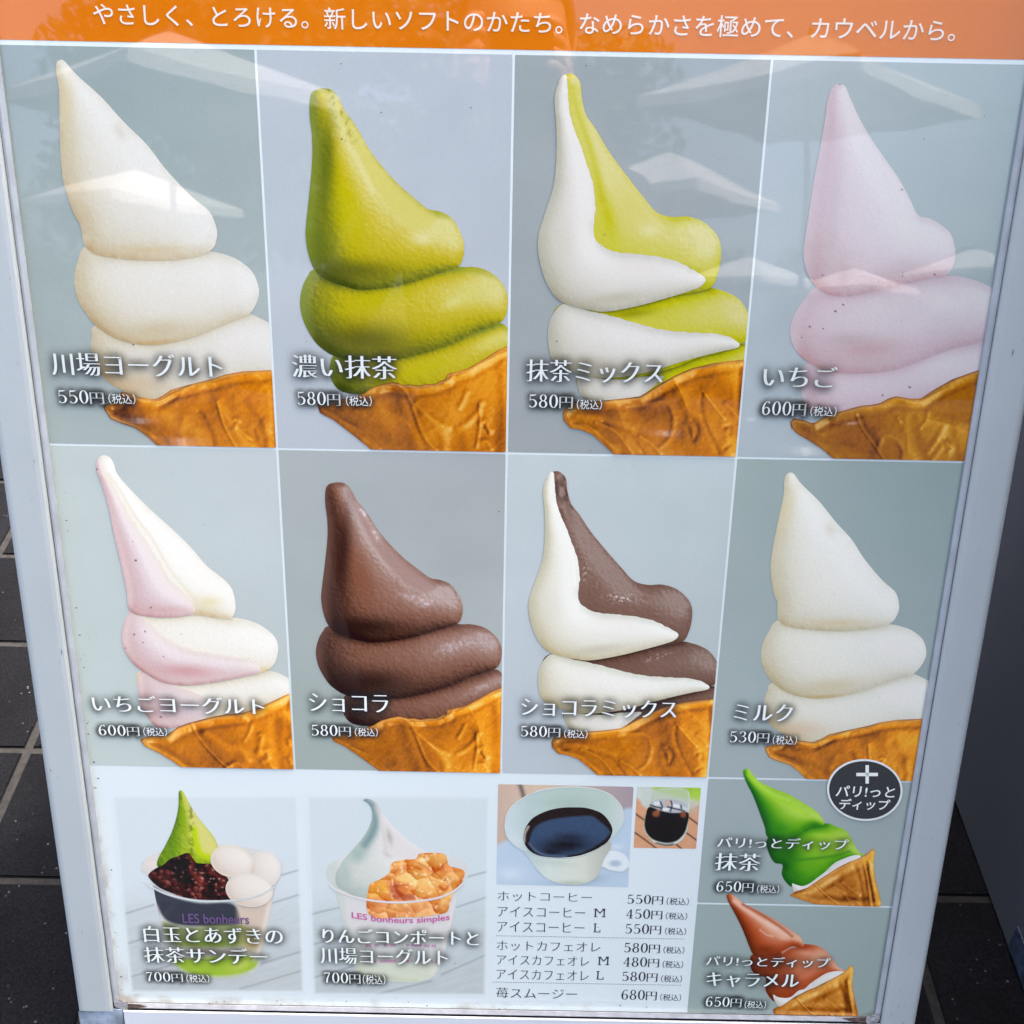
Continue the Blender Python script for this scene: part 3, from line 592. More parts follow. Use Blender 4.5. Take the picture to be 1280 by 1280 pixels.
def ex_C1W(x, y, c):
    c = stroke(x, y, c, [(712,145),(722,180),(731,210),(737,240),(738,270)], 3.5, (236, 232, 232), .6); c = blob(x, y, c, 705, 300, 24, 50, (202, 198, 186), .4)
    c = blob(x, y, c, 770, 372, 50, 10, (176, 168, 148), .45, -8); c = blob(x, y, c, 800, 335, 50, 10, (232, 224, 222), .7, 8)
    return c
def ex_C2(x, y, c):
    c = blob(x, y, c, 885, 395, 36, 20, (212, 204, 108), .7, -20); return blob(x, y, c, 790, 392, 40, 8, (120, 118, 30), .5, -6)
def ex_C2W(x, y, c):
    c = blob(x, y, c, 740, 455, 60, 14, (168, 160, 144), .5, 4); return blob(x, y, c, 800, 425, 60, 12, (234, 228, 228), .5, 8)
def ex_D1(x, y, c):
    c = blob(x, y, c, 1055, 345, 12, 22, (188, 166, 172), .5); c = blob(x, y, c, 1135, 290, 40, 34, (226, 222, 224), .7, 20); c = blob(x, y, c, 1042, 250, 12, 90, (200, 184, 196), .5, 5)
    return specks([(1127,237,1.6),(1128,345,1.4),(1168,343,1.8),(1028,344,1.5),(1098,352,1.2),(1015,233,1.2)])(x, y, c)
def ex_D2(x, y, c):
    c = blob(x, y, c, 1085, 436, 60, 18, (196, 156, 160), .55, -4); c = blob(x, y, c, 1060, 424, 40, 12, (178, 158, 164), .4); c = blob(x, y, c, 1190, 380, 40, 20, (228, 222, 226), .7, 10)
    return specks([(1054,380.5,1.7),(1044,389,1.9),(1012,408,1.8),(1002,422,1.1)])(x, y, c)
def ex_D3(x, y, c):
    c = blob(x, y, c, 1180, 455, 50, 22, (226, 220, 226), .7, -15); return specks([(1137,484,1.9),(1103,494,1.5)])(x, y, c)
def seam(Pp, Po, col, w=5., a=.9):
    Fp, Fo = sdf_field(Pp, 2, 10), sdf_field(Po, 2, 10)
    return lambda x, y, c: mixc(c, col, np.exp(np.minimum(Fp(x, y), 0) / w) * sm(1, 7, -Fo(x, y)) * a)
def ragged(Pp, Po, amp):
    Fo = sdf_field(Po, 2, 10); P = []
    for i in range(len(Pp)):
        a_, b_ = Pp[i], Pp[(i + 1) % len(Pp)]; n = max(1, int(np.hypot(*(b_ - a_)) / 1.2))
        for k in range(n): P.append(a_ + (b_ - a_) * k / n)
    P = np.array(P); w = sm(2, 8, -Fo(P[:, 0], P[:, 1])); P[:, 0] += w * amp * fbm(P[:, 0], P[:, 1], 7, 3, 5) * 2; P[:, 1] += w * amp * fbm(P[:, 0], P[:, 1], 7, 3, 8) * 2; return P
SE1 = seam(E1P, E1, (222, 212, 198), 4.); SE2 = seam(E2P, E2, (222, 214, 204), 6.); SE3 = seam(E3P, E3, (216, 206, 198), 7.)
C1W = ragged(C1W, C1, .8); C2W = ragged(C2W, C2, .6); E1P = ragged(E1P, E1, 1.4); E2P = ragged(E2P, E2, 1.2)
def ex_E1(x, y, c):
    c = stroke(x, y, c, [(136,592),(146,606),(156,622),(170,646),(190,672),(203,695),(216,716),(232,735),(246,750)], 2.0, (204, 190, 158), .3)
    c = blob(x, y, c, 262, 752, 22, 10, (214, 202, 160), .7); c = blob(x, y, c, 258, 722, 24, 26, (230, 226, 222), .5)
    return c
def ex_E1P(x, y, c): return specks([(121.5,586,1.7),(170,700,2.),(166,677,1.),(189,759,1.5)])(x, y, blob(x, y, SE1(x, y, c), 205, 762, 44, 8, (190, 150, 152), .5))
def ex_E2(x, y, c): return blob(x, y, c, 334, 838, 10, 5, (214, 184, 120), .7)
def ex_E2P(x, y, c): return specks([(168,792.5,1.8),(181.5,789,1.8),(179,803,1.3),(157,810,1.2)])(x, y, blob(x, y, SE2(x, y, c), 235, 838, 50, 12, (186, 128, 132), .6, 4))
def ex_E3P(x, y, c): return specks([(201,896,1.8)])(x, y, SE3(x, y, c))
def ex_F1(x, y, c):
    c = blob(x, y, c, 412, 225, 15, 100, (48, 30, 31), .8, 3); c = blob(x, y, c, 438, 262, 22, 60, (124, 74, 56), .6, -14); c = blob(x, y, c, 442, 337, 80, 21, (42, 28, 29), .85, 2)
    c = patch(x, y, c, [(420,125),(424,122),(450,172),(480,212),(520,250),(545,270),(530,285),(500,270),(474,240),(455,210),(440,180),(428,150)], (150, 118, 112), .65, 5)
    n = sm(.05, .5, fbm(x, y, 4.5, 3, 77)); q = np.zeros(x.shape)
    for (cx, cy, rx, ry, a) in ((458,192,7,18,-25),(528,298,26,12,5),(503,290,14,8,20),(440,158,5,22,-30)):
        ca, sa = math.cos(rad(a)), math.sin(rad(a)); dx, dy = x - cx, y - cy
        q = q + np.exp(-2 * (((dx * ca + dy * sa) / rx) ** 2 + ((-dx * sa + dy * ca) / ry) ** 2))
    return mixc(c, (206, 196, 206), np.clip(q * (.35 + .65 * n), 0, .92))
def ex_F2(x, y, c):
    c = blob(x, y, c, 450, 424, 88, 30, (44, 31, 32), .85, 3)
    n = sm(.0, .5, fbm(x, y, 4.5, 3, 78)); dx, dy = x - 570, y - 368; ca, sa = math.cos(rad(-20)), math.sin(rad(-20))
    q = np.exp(-2 * (((dx * ca + dy * sa) / 42) ** 2 + ((-dx * sa + dy * ca) / 15) ** 2)); return mixc(c, (192, 178, 184), np.clip(q * (.3 + .7 * n), 0, .85))
def ex_F3(x, y, c):
    c = blob(x, y, c, 440, 470, 46, 22, (52, 38, 38), .6); n = sm(-.1, .5, fbm(x, y, 4.5, 3, 79)); dx, dy = x - 608, y - 432; ca, sa = math.cos(rad(-28)), math.sin(rad(-28))
    q = np.exp(-2 * (((dx * ca + dy * sa) / 36) ** 2 + ((-dx * sa + dy * ca) / 8) ** 2)); return mixc(c, (180, 160, 160), np.clip(q * (.3 + .7 * n), 0, .8))
def ex_G1(x, y, c):
    n = sm(.1, .45, fbm(x, y, 2.6, 2, 80)); q = np.exp(-2 * (((x - 800) / 30) ** 2 + ((y - 292) / 10) ** 2)) + .5 * np.exp(-2 * (((x - 752) / 8) ** 2 + ((y - 250) / 30) ** 2))
    c = mixc(c, (212, 200, 196), np.clip(q * n, 0, .85)); c = blob(x, y, c, 728, 150, 6, 40, (90, 66, 62), .4, -12)
    r = sm(.0, .4, fbm(x, y * .6, 7, 2, 82)) * sm(200, 120, y); return mixc(c, (62, 44, 42), r * .5)
def ex_G2(x, y, c):
    n = sm(.1, .45, fbm(x, y, 2.6, 2, 81)); q = np.exp(-2 * (((x - 850) / 26) ** 2 + ((y - 384 + (x - 850) * .35) / 5) ** 2)); return mixc(c, (212, 200, 196), np.clip(q * n, 0, .8))

CREAM = dict(grain=.5, rim=(208, 204, 190), rimw=.5, ao=.45, con=.10)
swirl(0, 0, '', [(A3, 'cream', [A2], dict(CREAM, extra=ex_A3), None), (A2, 'cream', [A1], dict(CREAM, extra=ex_A2), None), (A1, 'cream', [], dict(CREAM, extra=ex_A1), None)], (AC, ST_A, 1, {}))
MT = dict(grain=.9, rim=(146, 160, 64), rimw=.75, ao=.55, core=.12, con=.17)
swirl(1, 0, '', [(B3, 'matcha', [B2], dict(MT, extra=ex_B3), None), (B2, 'matcha', [B1], dict(MT, extra=ex_B2), None), (B1, 'matcha', [], dict(MT, extra=ex_B1), None)], (BC, ST_B, 2, dict(dark_left=.7)))
WH = dict(con=.08, grain=.4, rim=(196, 197, 190), rimw=.5, ao=.55)
M2 = dict(grain=.7, ao=.75, con=.12)
swirl(2, 0, '', [(C3, 'matcha2', [C2], M2, 'green half'), (C3W, 'white', [C2], WH, 'white half'), (C2, 'matcha2', [C1], dict(M2, extra=ex_C2), 'green half'), (C2W, 'white', [C1], dict(WH, extra=ex_C2W), 'white half'),
    (C1, 'matcha2', [], dict(M2, extra=ex_C1), 'green half'), (C1W, 'white', [], dict(WH, extra=ex_C1W), 'white half')], (CC, ST_C, 3, {}))
PK = dict(con=.0, grain=.5, rim=(210, 196, 206), rimw=.85, ao=.4)
swirl(3, 0, '', [(D3, 'pink', [D2], dict(PK, extra=ex_D3), None), (D2, 'pink', [D1], dict(PK, extra=ex_D2), None), (D1, 'pink', [], dict(PK, extra=ex_D1), None)], (DC, ST_D, 4, dict(base=((214, 142, 36), (186, 116, 28), (120, 70, 20)))))
GAIN = GAINS[1]
RS = dict(con=.04, grain=.6, rim=(210, 192, 198), rimw=.7, ao=.35)
swirl(0, 1, '', [(E3, 'cream', [E2], dict(CREAM), 'cream half'), (E3P, 'rose', [E2], dict(RS, extra=ex_E3P), 'pink half'), (E2, 'cream', [E1], dict(CREAM, extra=ex_E2), 'cream half'), (E2P, 'rose', [E1], dict(RS, extra=ex_E2P), 'pink half'),
    (E1, 'cream', [], dict(CREAM, extra=ex_E1), 'cream half'), (E1P, 'rose', [], dict(RS, extra=ex_E1P), 'pink half')], (EC, ST_E, 5, {}))
CH = dict(grain=1.05, rim=(112, 80, 72), rimw=.75, ao=.6, core=.08, con=.26)
swirl(1, 1, '', [(B3, 'choc', [B2], dict(CH, extra=ex_F3), None), (B2, 'choc', [B1], dict(CH, extra=ex_F2), None), (B1, 'choc', [], dict(CH, extra=ex_F1), None)], (BC, ST_B, 6, dict(dark_left=.7)), shift=(0, 1))
C_2 = dict(grain=1.0, ao=.7, con=.10)
W2 = dict(con=.14, grain=.45, rim=(190, 192, 182), rimw=.5, ao=.55)
swirl(2, 1, '', [(C3, 'choc2', [C2], C_2, 'brown half'), (C3W, 'white', [C2], W2, 'white half'), (C2, 'choc2', [C1], dict(C_2, extra=ex_G2), 'brown half'), (C2W, 'milk', [C1], dict(W2, extra=ex_C2W), 'white half'),
    (C1, 'choc2', [], dict(C_2, extra=ex_G1), 'brown half'), (C1W, 'milk', [], dict(W2, extra=ex_C1W), 'white half')], (CC, ST_C, 7, {}), shift=(0, 1))
swirl(3, 1, '', [(A3, 'milk', [A2], dict(CREAM, extra=ex_A3), None), (A2, 'milk', [A1], dict(CREAM, extra=ex_A2), None), (A1, 'milk', [], dict(CREAM, extra=ex_A1), None)], (AC, ST_A, 8, {}), shift=(3, 1))

# captions
CAPW = (232, 238, 244)
HALO = ((44, 52, 58), .0038, .9); HALO_S = ((44, 52, 58), .0026, .88)
def caption(key, name, n, price, p, tx, layer=9, st=SERIF_B):
    o = PANEL[key][0]
    lettering('caption', name, o, *n, CAPW, layer, style=st, halo=HALO)
    lettering('price', price, o, *p, CAPW, layer, style=SERIF, halo=HALO_S)
    lettering('tax_note', '（税込）', o, *tx, CAPW, layer, style=GOTH, halo=HALO_S)
GAIN = GAINS[0]
caption((0,0), '川場ヨーグルト', (67.5,278.4,439.7,467.9), '550円', (74.5,131.3,486.7,503.6), (137,170.4,491.5,504))
caption((1,0), '濃い抹茶', (367,495.6,442.6,471), '580円', (372.4,426,488.7,505.6), (433,465,494,506.8))
caption((2,0), '抹茶ミックス', (658.5,826.7,448.7,476), '580円', (661,715.6,492,509), (720.7,752,498.5,511))
caption((3,0), 'いちご', (953.7,1043,456.6,482), '600円', (951.5,1006,500.8,518.5), (1012,1044.3,507,519.6))
GAIN = GAINS[1]
caption((0,1), 'いちごヨーグルト', (118,330.6,867.7,888.3), '600円', (124.7,175.3,905,918.4), (180.4,209.6,908,918.9))
caption((1,1), 'ショコラ', (388.4,484.8,865.8,888.3), '580円', (390,439,904.6,918.7), (444,472.5,908.6,919.3))
caption((2,1), 'ショコラミックス', (652.3,844,871.4,893.3), '580円', (651,700,906,919.8), (705,734,910.8,921.5))
caption((3,1), 'ミルク', (917,988,878.4,899.5), '530円', (911.5,960.4,912.8,927), (965,995,918,929.5))
# ------------------------------------------------------------------ lower pictures
GAIN = GAINS[2]
def plank_bg(q, lines, top, bot):
    q = np.array(q, float); y0, y1 = q[:, 1].min(), q[:, 1].max(); FQ = sdf_field(q, 2, 6)
    def p(x, y):
        t = np.clip((y - y0) / (y1 - y0), 0, 1); c = ramp(t, [(0, top), (.45, top), (.6, tuple((np.array(top) + np.array(bot)) / 2)), (1, bot)])
        m = sm(.42, .6, t)
        c = c - (m * (fbm(x + y * 3.2, y - x * -.28, 26, 3, 15) * 4 + fbm(x * .18, y + x * .3, 3.0, 3, 16) * 5))[..., None]
        for l in lines: c = stroke(x, y, c, l, 1.1, (136, 143, 152), .6)
        return mixc(c, WHITE, sm(-6.5, -.5, FQ(x, y)))
    return p
# --- matcha sundae
q = [(139, 993), (373, 993), (381.5, 1242), (162.5, 1242)]
sundae = sheet('picture_panel', BOARD, np.array(q, float), plank_bg(q, [[(150,1144),(192,1131)],[(155,1181),(186,1171)],[(348,1095),(378,1086)],[(340,1129),(378,1117)],[(325,1205),(380,1188)],[(160,1222),(215,1206)],[(300,1236),(381,1212)]], (203,212,224), (184,191,197)), 1, step=1.3, label='picture of a matcha sundae in a clear cup')
cup_o = S([(176,1086),(186,1096),(192,1110),(196,1130),(205,1170),(212,1197),(219,1210),(240,1219),(275,1223.5),(305,1220),(322,1210),(328,1192),(334,1160),(340,1130),(344,1110),(351,1095),(350,1080),(335,1066),(300,1058),(250,1056),(205,1063),(182,1073)])
def p_cup1(x, y):
    c = np.ones(x.shape + (3,)) * np.array((206, 204, 206.)); c = mixc(c, (196, 200, 206), sm(1075, 1095, y) * .8)
    c = blob(x, y, c, 195, 1082, 18, 16, (222, 208, 204), .8)
    c = patch(x, y, c, [(190,1108),(215,1120),(250,1128),(288,1128),(300,1142),(296,1156),(250,1158),(215,1154),(200,1140)], (52, 56, 70), .95, 3)
    c = patch(x, y, c, [(300,1120),(340,1110),(334,1150),(325,1185),(300,1180),(296,1150)], (204, 182, 168), .8, 6)
    c = patch(x, y, c, [(203,1152),(235,1158),(300,1154),(318,1170),(300,1182),(250,1186),(214,1180)], (128, 140, 78), .75, 5)
    c = blob(x, y, c, 262, 1178, 60, 8, (120, 148, 50), .8, 2); c = blob(x, y, c, 315, 1178, 18, 16, (196, 178, 112), .8)
    c = blob(x, y, c, 270, 1190, 60, 9, (112, 100, 92), .7); c = patch(x, y, c, [(216,1200),(250,1196),(312,1194),(322,1206),(304,1217),(270,1221),(236,1216)], (146, 180, 48), .9, 4)
    c = blob(x, y, c, 300, 1206, 20, 9, (206, 214, 120), .6, -20); c = blob(x, y, c, 196, 1150, 4, 20, (158, 110, 160), .6, 8)
    c = stroke(x, y, c, [(318,1200),(324,1185),(332,1150),(338,1120)], 3, (228, 216, 210), .6); c = stroke(x, y, c, [(216,1204),(236,1218),(275,1223),(310,1217)], 2, (170, 182, 150), .6)
    return c
sheet('plastic_cup', sundae, cup_o, p_cup1, 2, step=1.0)
s1 = S([(223.7,990),(227.5,988),(231,992.5),(240,1010),(252.5,1027.5),(265,1042.5),(272.5,1057.5),(274,1075),(255,1086),(225,1088),(200,1085),(197,1075),(207.5,1055),(217,1034),(223,1010)])
def ex_s1(x, y, c):
    c = blob(x, y, c, 215, 1065, 12, 34, (92, 132, 32), .7, 12); c = blob(x, y, c, 229, 1020, 6, 34, (122, 158, 22), .7, -6)
    c = patch(x, y, c, [(236,1012),(242,1012),(256,1032),(270,1052),(272,1066),(262,1072),(250,1066),(246,1045),(240,1028)], (208, 202, 128), .85, 4)
    c = stroke(x, y, c, [(243,1036),(246,1055),(252,1068),(266,1072)], 4, (176, 204, 0), .8); rr = sm(-.1, .4, fbm(x, y, 4, 2, 84)) * np.exp(-((x - 239) / 3.2) ** 2); c = mixc(c, (84, 108, 18), rr * .6)
    return stroke(x, y, c, [(224,990),(226,998)], 2, (70, 104, 30), .6)
sheet('ice_cream_swirl', sundae, s1, swirl_paint(s1, [(0,(52,78,26)),(.4,(100,132,34)),(.7,(140,166,36)),(1,(196,198,100))], grain=1.4, extra=ex_s1), 3, step=1.0)
def cells(x, y, s, o=0):
    gx, gy = np.floor(x / s), np.floor(y / s); f1 = np.full(x.shape, 9e9); f2 = f1.copy(); idv = np.zeros(x.shape); ox = f1.copy(); oy = f1.copy()
    for i in (-1, 0, 1):
        for j in (-1, 0, 1):
            a, b = (gx + i).astype(int), (gy + j).astype(int); px_ = (a + .1 + .8 * LAT[(b + o) % 512, a % 512]) * s; py_ = (b + .1 + .8 * LAT[(b + 91 + o) % 512, (a + 57) % 512]) * s
            d = np.hypot(x - px_, y - py_); n = d < f1; f2 = np.where(n, f1, np.minimum(f2, d)); idv = np.where(n, LAT[(b + 33) % 512, (a + 12 + o) % 512], idv); ox = np.where(n, x - px_, ox); oy = np.where(n, y - py_, oy); f1 = np.where(n, d, f1)
    return f1, f2, idv, ox, oy
bean = S([(186,1096),(188,1090),(195,1085),(205,1080),(213,1073),(222,1070),(235,1065.5),(241,1072),(246,1078),(256,1079),(264,1080),(276,1090),(285,1097.5),(288,1110),(294,1119),(288,1124),(272,1124.5),(250,1124),(230,1121),(212.5,1115),(198,1108)])
def p_bean(x, y):
    f1, f2, idv, ox, oy = cells(x + 2 * vnoise(x, y, 6, 3), (y + 2 * vnoise(x, y, 6, 4)) * 1.25, 8.5, 3)
    n = fbm(x, y, 14, 3, 51); k = .26 + .30 * (idv - .5) + .8 * n + .04 * (ox - oy); k = k * (.45 + .55 * sm(0, 2.0, f2 - f1))
    c = ramp(np.clip(k, 0, 1), [(0, (22, 12, 16)), (.25, (50, 26, 29)), (.5, (82, 38, 40)), (.75, (122, 58, 54)), (1, (160, 88, 78))])
    for pts in ([(236,1068),(241,1078),(239,1088),(250,1100)], [(262,1090),(272,1094),(280,1106)], [(282,1116),(291,1119)]): c = stroke(x, y, c, pts, 3., (146, 62, 54), .5)
    hl = np.exp(-(((ox - 1.6) / 1.3) ** 2 + ((oy + 1.8) / .9) ** 2)) * (idv > .35); c = mixc(c, (214, 200, 206), hl * (.30 + .6 * np.exp(-(((x - 262) / 26) ** 2 + ((y - 1098) / 18) ** 2))))
    return c
sheet('red_bean_paste', sundae, bean, p_bean, 4, step=.9)
for k, (cx, cy, rx, ry, a) in enumerate(((331,1086,21,23,0),(290,1076,27,20,12),(312,1112,30,21,8))):
    th = np.linspace(0, 2 * np.pi, 40, endpoint=False); ca, sa = math.cos(rad(a)), math.sin(rad(a))
    o_ = np.stack([cx + rx * np.cos(th) * ca - ry * np.sin(th) * sa, cy + rx * np.cos(th) * sa + ry * np.sin(th) * ca], 1)
    F = sdf_field(o_, 2, 4)
    sheet('rice_dumpling', sundae, o_, swirl_paint(o_, [(0,(188,164,152)),(.3,(204,190,180)),(.6,(216,206,202)),(1,(226,220,218))], grain=.05, extra=lambda x, y, c, F=F, s=(6, 6, 3.5)[k], e=((212, 210, 214), (216, 206, 196), (214, 204, 202))[k]: mixc(c, e, sm(-s, 0, F(x, y)) * .85)), 4.6 + .5 * k, step=1.0)
def p_rim(c0):
    return lambda x, y: np.ones(x.shape + (3,)) * np.array(c0, float)
def ribbon(name, parent, pts, w, col, layer, a=1., soft=.8, mat=None):
    pl = spline(pts, 5, False); d = np.gradient(pl, axis=0); n = np.stack([-d[:, 1], d[:, 0]], 1); n /= np.linalg.norm(n, axis=1)[:, None]
    k = np.ones(len(pl)) * w if np.isscalar(w) else np.interp(np.linspace(0, 1, len(pl)), np.linspace(0, 1, len(w)), w)
    poly = np.concatenate([pl + n * k[:, None], (pl - n * k[:, None])[::-1]])
    al = lambda x, y: a * (1 - sm(np.mean(k) - soft, np.mean(k) + .05, seg_dist(x, y, pl, False)))
    return sheet(name, parent, poly, p_rim(col), layer, step=.7, alpha=al)
ribbon('cup_rim', sundae, [(180,1101),(192,1109),(212.5,1118),(250,1125.5),(295,1124.3),(325,1118),(344,1107)], 1.6, (208, 214, 222), 6.6, .85)
lettering('cup_print', 'LES bonheurs', sundae, 229, 312, 1141, 1153, (110, 88, 138), 7, style=GOTH_B)
ribbon('cup_print_rule', sundae, [(215,1196),(260,1199),(305,1196)], 1., (150, 104, 150), 7, .4)
C_B = (232, 240, 246)
def cap2(o, rows, price, tx):
    for (t, b) in rows: lettering('caption', t, o, *b, C_B, 10, style=SERIF_B, halo=HALO)
    lettering('price', price[0], o, *price[1], C_B, 10, style=SERIF_B, halo=HALO_S); lettering('tax_note', '（税込）', o, *tx, C_B, 10, style=GOTH, halo=HALO_S)
cap2(sundae, [('白玉とあずきの', (182,353.5,1156,1176)), ('抹茶サンデー', (182.5,334,1182,1201.5))], ('700円', (184,229.5,1213.5,1225.5)), (234,262.5,1216.5,1226.5))
# --- apple compote yogurt
q = [(382, 993), (613, 994), (608.5, 1246), (390.5, 1244.7)]
yog = sheet('picture_panel', BOARD, np.array(q, float), plank_bg(q, [[(388,1143),(425,1134)],[(389,1181),(432,1170)],[(584,1096),(610,1089)],[(571,1134),(609,1121)],[(552,1218),(609,1193)],[(470,1243),(540,1226)],[(392,1222),(440,1208)]], (201,212,222), (182,190,197)), 1, step=1.3, label='picture of a yogurt sundae with orange apple pieces')
cup2 = S([(408,1091),(414,1106),(420,1118),(426,1140),(434,1172),(441,1200),(450,1216),(477,1225),(519,1227.5),(540,1221),(549,1210),(557,1186),(565,1150),(572,1120),(580,1104),(586,1090),(578,1076),(545,1066),(497,1062),(446,1066),(415,1078)])
def p_cup2(x, y):
    c = np.ones(x.shape + (3,)) * np.array((206, 208, 212.)); c = mixc(c, (214, 208, 214), np.exp(-((y - 1148) / 18) ** 2) * .7)
    c = mixc(c, (188, 198, 194), sm(434, 424, x - (y - 1120) * .2) * .6); c = mixc(c, (203, 208, 196), sm(1190, 1210, y)); c = mixc(c, (168, 178, 172), np.exp(-((y - 1176) / 9) ** 2) * .45)
    c = blob(x, y, c, 500, 1094, 60, 20, (222, 218, 222), .5); c = blob(x, y, c, 470, 1222, 30, 5, (140, 152, 146), .5); c = stroke(x, y, c, [(570,1125),(560,1165),(552,1195),(540,1216)], 3, (222, 214, 214), .6)
    c = stroke(x, y, c, [(446,1208),(455,1217),(480,1223),(520,1225)], 2, (188, 198, 176), .7)
    for yy in (1181, 1201):
        c = mixc(c, (186, 116, 166), np.exp(-((y - yy - .0006 * -(x - 495) ** 2 * -1) / 1.9) ** 2) * (vnoise(x, y * 0, 2.3, yy) > -.1) * ((x > 452) & (x < 545)) * .65)
    return c
sheet('plastic_cup', yog, cup2, p_cup2, 2, step=.9)
s2 = S([(453.7,1000),(456,998.5),(459.6,998),(466,1000),(472,1005),(482,1021),(496,1037),(512,1051),(531,1063),(545,1074),(548,1095),(520,1120),(480,1124),(452,1122),(432,1114),(421,1106),(420,1092),(426,1080),(434,1069),(446.7,1055),(456,1043),(462,1032),(465.5,1020),(464,1010),(460,1004)])
def ex_s2(x, y, c):
    c = stroke(x, y, c, [(456,1000),(466,1008),(470,1022),(466,1040),(456,1056)], 6, (112, 140, 146), .85); c = blob(x, y, c, 448, 1068, 16, 14, (150, 172, 172), .8, -40); c = blob(x, y, c, 432, 1094, 10, 20, (164, 182, 180), .7)
    c = patch(x, y, c, [(470,1006),(476,1014),(490,1034),(512,1054),(530,1066),(520,1080),(495,1074),(480,1062),(476,1040),(474,1022)], (216, 211, 215), .9, 4)
    c = blob(x, y, c, 487, 1046, 5, 14, (168, 164, 158), .75, -14); c = blob(x, y, c, 484, 1068, 9, 4, (186, 180, 178), .6, 35); c = stroke(x, y, c, [(470,1010),(475,1026),(480,1046),(482,1062)], 3, (198, 194, 196), .5)
    c = blob(x, y, c, 462, 1090, 20, 18, (200, 206, 204), .5); return blob(x, y, c, 450, 1112, 22, 5, (170, 182, 180), .5)
sheet('ice_cream_swirl', yog, s2, swirl_paint(s2, [(0,(150,166,164)),(.4,(180,190,188)),(.7,(206,208,208)),(1,(222,220,224))], grain=.3, extra=ex_s2), 3, step=.9)
comp = S([(461,1110),(463,1104),(470,1101),(480,1096),(487,1090),(488,1082),(492,1077),(506,1074),(520,1073),(524,1067),(540,1065.5),(555,1067),(559,1074),(562,1082),(574,1085),(581,1090),(577,1103),(570,1112),(564,1122),(559,1139),(545,1143),(524,1146),(500,1146),(477,1147.5),(462,1143),(458,1128)])
def p_comp(x, y):
    n = fbm(x, y, 15, 4, 71); c = ramp(np.clip(.55 + n * .8, 0, 1), [(0, (186, 92, 52)), (.35, (216, 130, 66)), (.7, (226, 156, 84)), (1, (238, 192, 128))])
    c = patch(x, y, c, [(524,1067),(555,1067),(559,1080),(530,1084),(521,1076)], (238, 190, 122), .7, 3); c = patch(x, y, c, [(462,1104),(480,1098),(484,1112),(470,1122),(461,1118)], (232, 166, 74), .8, 3)
    c = patch(x, y, c, [(492,1094),(516,1086),(540,1092),(552,1108),(540,1118),(520,1116),(516,1104),(500,1102)], (234, 176, 104), .8, 3)
    c = patch(x, y, c, [(488,1104),(502,1104),(516,1116),(526,1123),(506,1126),(490,1122)], (172, 78, 56), .85, 4); c = patch(x, y, c, [(497,1108),(512,1107),(522,1114),(506,1118)], (226, 140, 74), .8, 2)
    c = stroke(x, y, c, [(523,1078),(540,1088),(556,1100)], 1.6, (196, 110, 50), .7); c = stroke(x, y, c, [(490,1090),(510,1082),(526,1086)], 1.6, (200, 110, 46), .7); c = stroke(x, y, c, [(550,1108),(556,1112),(562,1104)], 2, (180, 70, 30), .7)
    c = patch(x, y, c, [(556,1092),(574,1088),(578,1096),(562,1104)], (234, 180, 112), .7, 3)
    c = mixc(c, (222, 168, 128), sm(1124, 1134, y) * .35); c = mixc(c, (206, 120, 72), np.exp(-(((x - 515) / 14) ** 2 + ((y - 1136) / 6) ** 2)) * .6)
    f1, f2, idv, ox, oy = cells(x + 4 * vnoise(x, y, 12, 5), (y + 4 * vnoise(x, y, 12, 6)) * 1.3, 27, 7); e = np.exp(-((f2 - f1) / 2.2) ** 2) * sm(-.3, .5, fbm(x, y, 20, 2, 76)); c = mixc(c, (186, 92, 40), e * .6)
    c = c + ((idv - .5) * 26 + (ox - oy) * 1.6)[..., None] * np.array((.6, 1, 1.1)); c = c + (fbm(x * .6 + y * .5, (y - x * .3) * 2.2, 7, 2, 75) * 12)[..., None]
    h = sm(.30, .55, fbm(x, y, 6, 3, 73)); return mixc(c, (252, 232, 200), h * .6)
sheet('apple_compote', yog, comp, p_comp, 4, step=.9)
ribbon('cup_rim', yog, [(412,1104),(418,1110.5),(432,1117),(453.7,1123),(478,1126.5),(500.6,1127.4),(525,1125.5),(547.5,1121.7),(566,1114),(580,1103)], 1.8, (220, 216, 222), 5, .9)
lettering('cup_print', 'LES bonheurs simples', yog, 440, 562, 1139, 1149, (196, 96, 166), 5.5, style=GOTH_B, bend=.004)
cap2(yog, [('りんごコンポートと', (404.5,598,1158.7,1176.7)), ('川場ヨーグルト', (402,559,1182.8,1202.5))], ('700円', (405.7,451,1214,1227.5)), (454,482,1217,1229))
# --- coffee
q = [(622.7,980),(792,983.4),(785,1108.8),(620.6,1105)]
def p_cof_bg(x, y):
    c = ramp(np.clip((x - 620) / 170, 0, 1), [(0, (192, 168, 158)), (.3, (206, 184, 166)), (.7, (180, 160, 160)), (1, (160, 148, 158))])
    c = stroke(x, y, c, [(649,978),(653,990),(656,1002)], 3, (100, 88, 88), .85); c = patch(x, y, c, [(610,1065),(622,1055),(640,1048),(700,1040),(760,1030),(776,1012),(800,1020),(800,1120),(600,1120)], (180, 198, 220), 1, 4)
    c = blob(x, y, c, 638, 1092, 24, 12, (206, 218, 232), .7); c = blob(x, y, c, 770, 1058, 14, 5, (208, 218, 232), .7); c = blob(x, y, c, 735, 1100, 34, 8, (148, 168, 178), .7, -8); c = blob(x, y, c, 700, 1106, 60, 6, (160, 182, 206), .6)
    return c
cof = sheet('picture_panel', BOARD, np.array(q, float), p_cof_bg, 1, step=1.6, label='picture of a white cup of black coffee')
Z = lambda pts: [(600 + a / 4.267, 960 + b / 4.267) for a, b in pts]
handle = S(Z([(640,470),(670,448),(720,440),(770,460),(795,500),(792,540),(760,558),(700,552),(650,530)]))
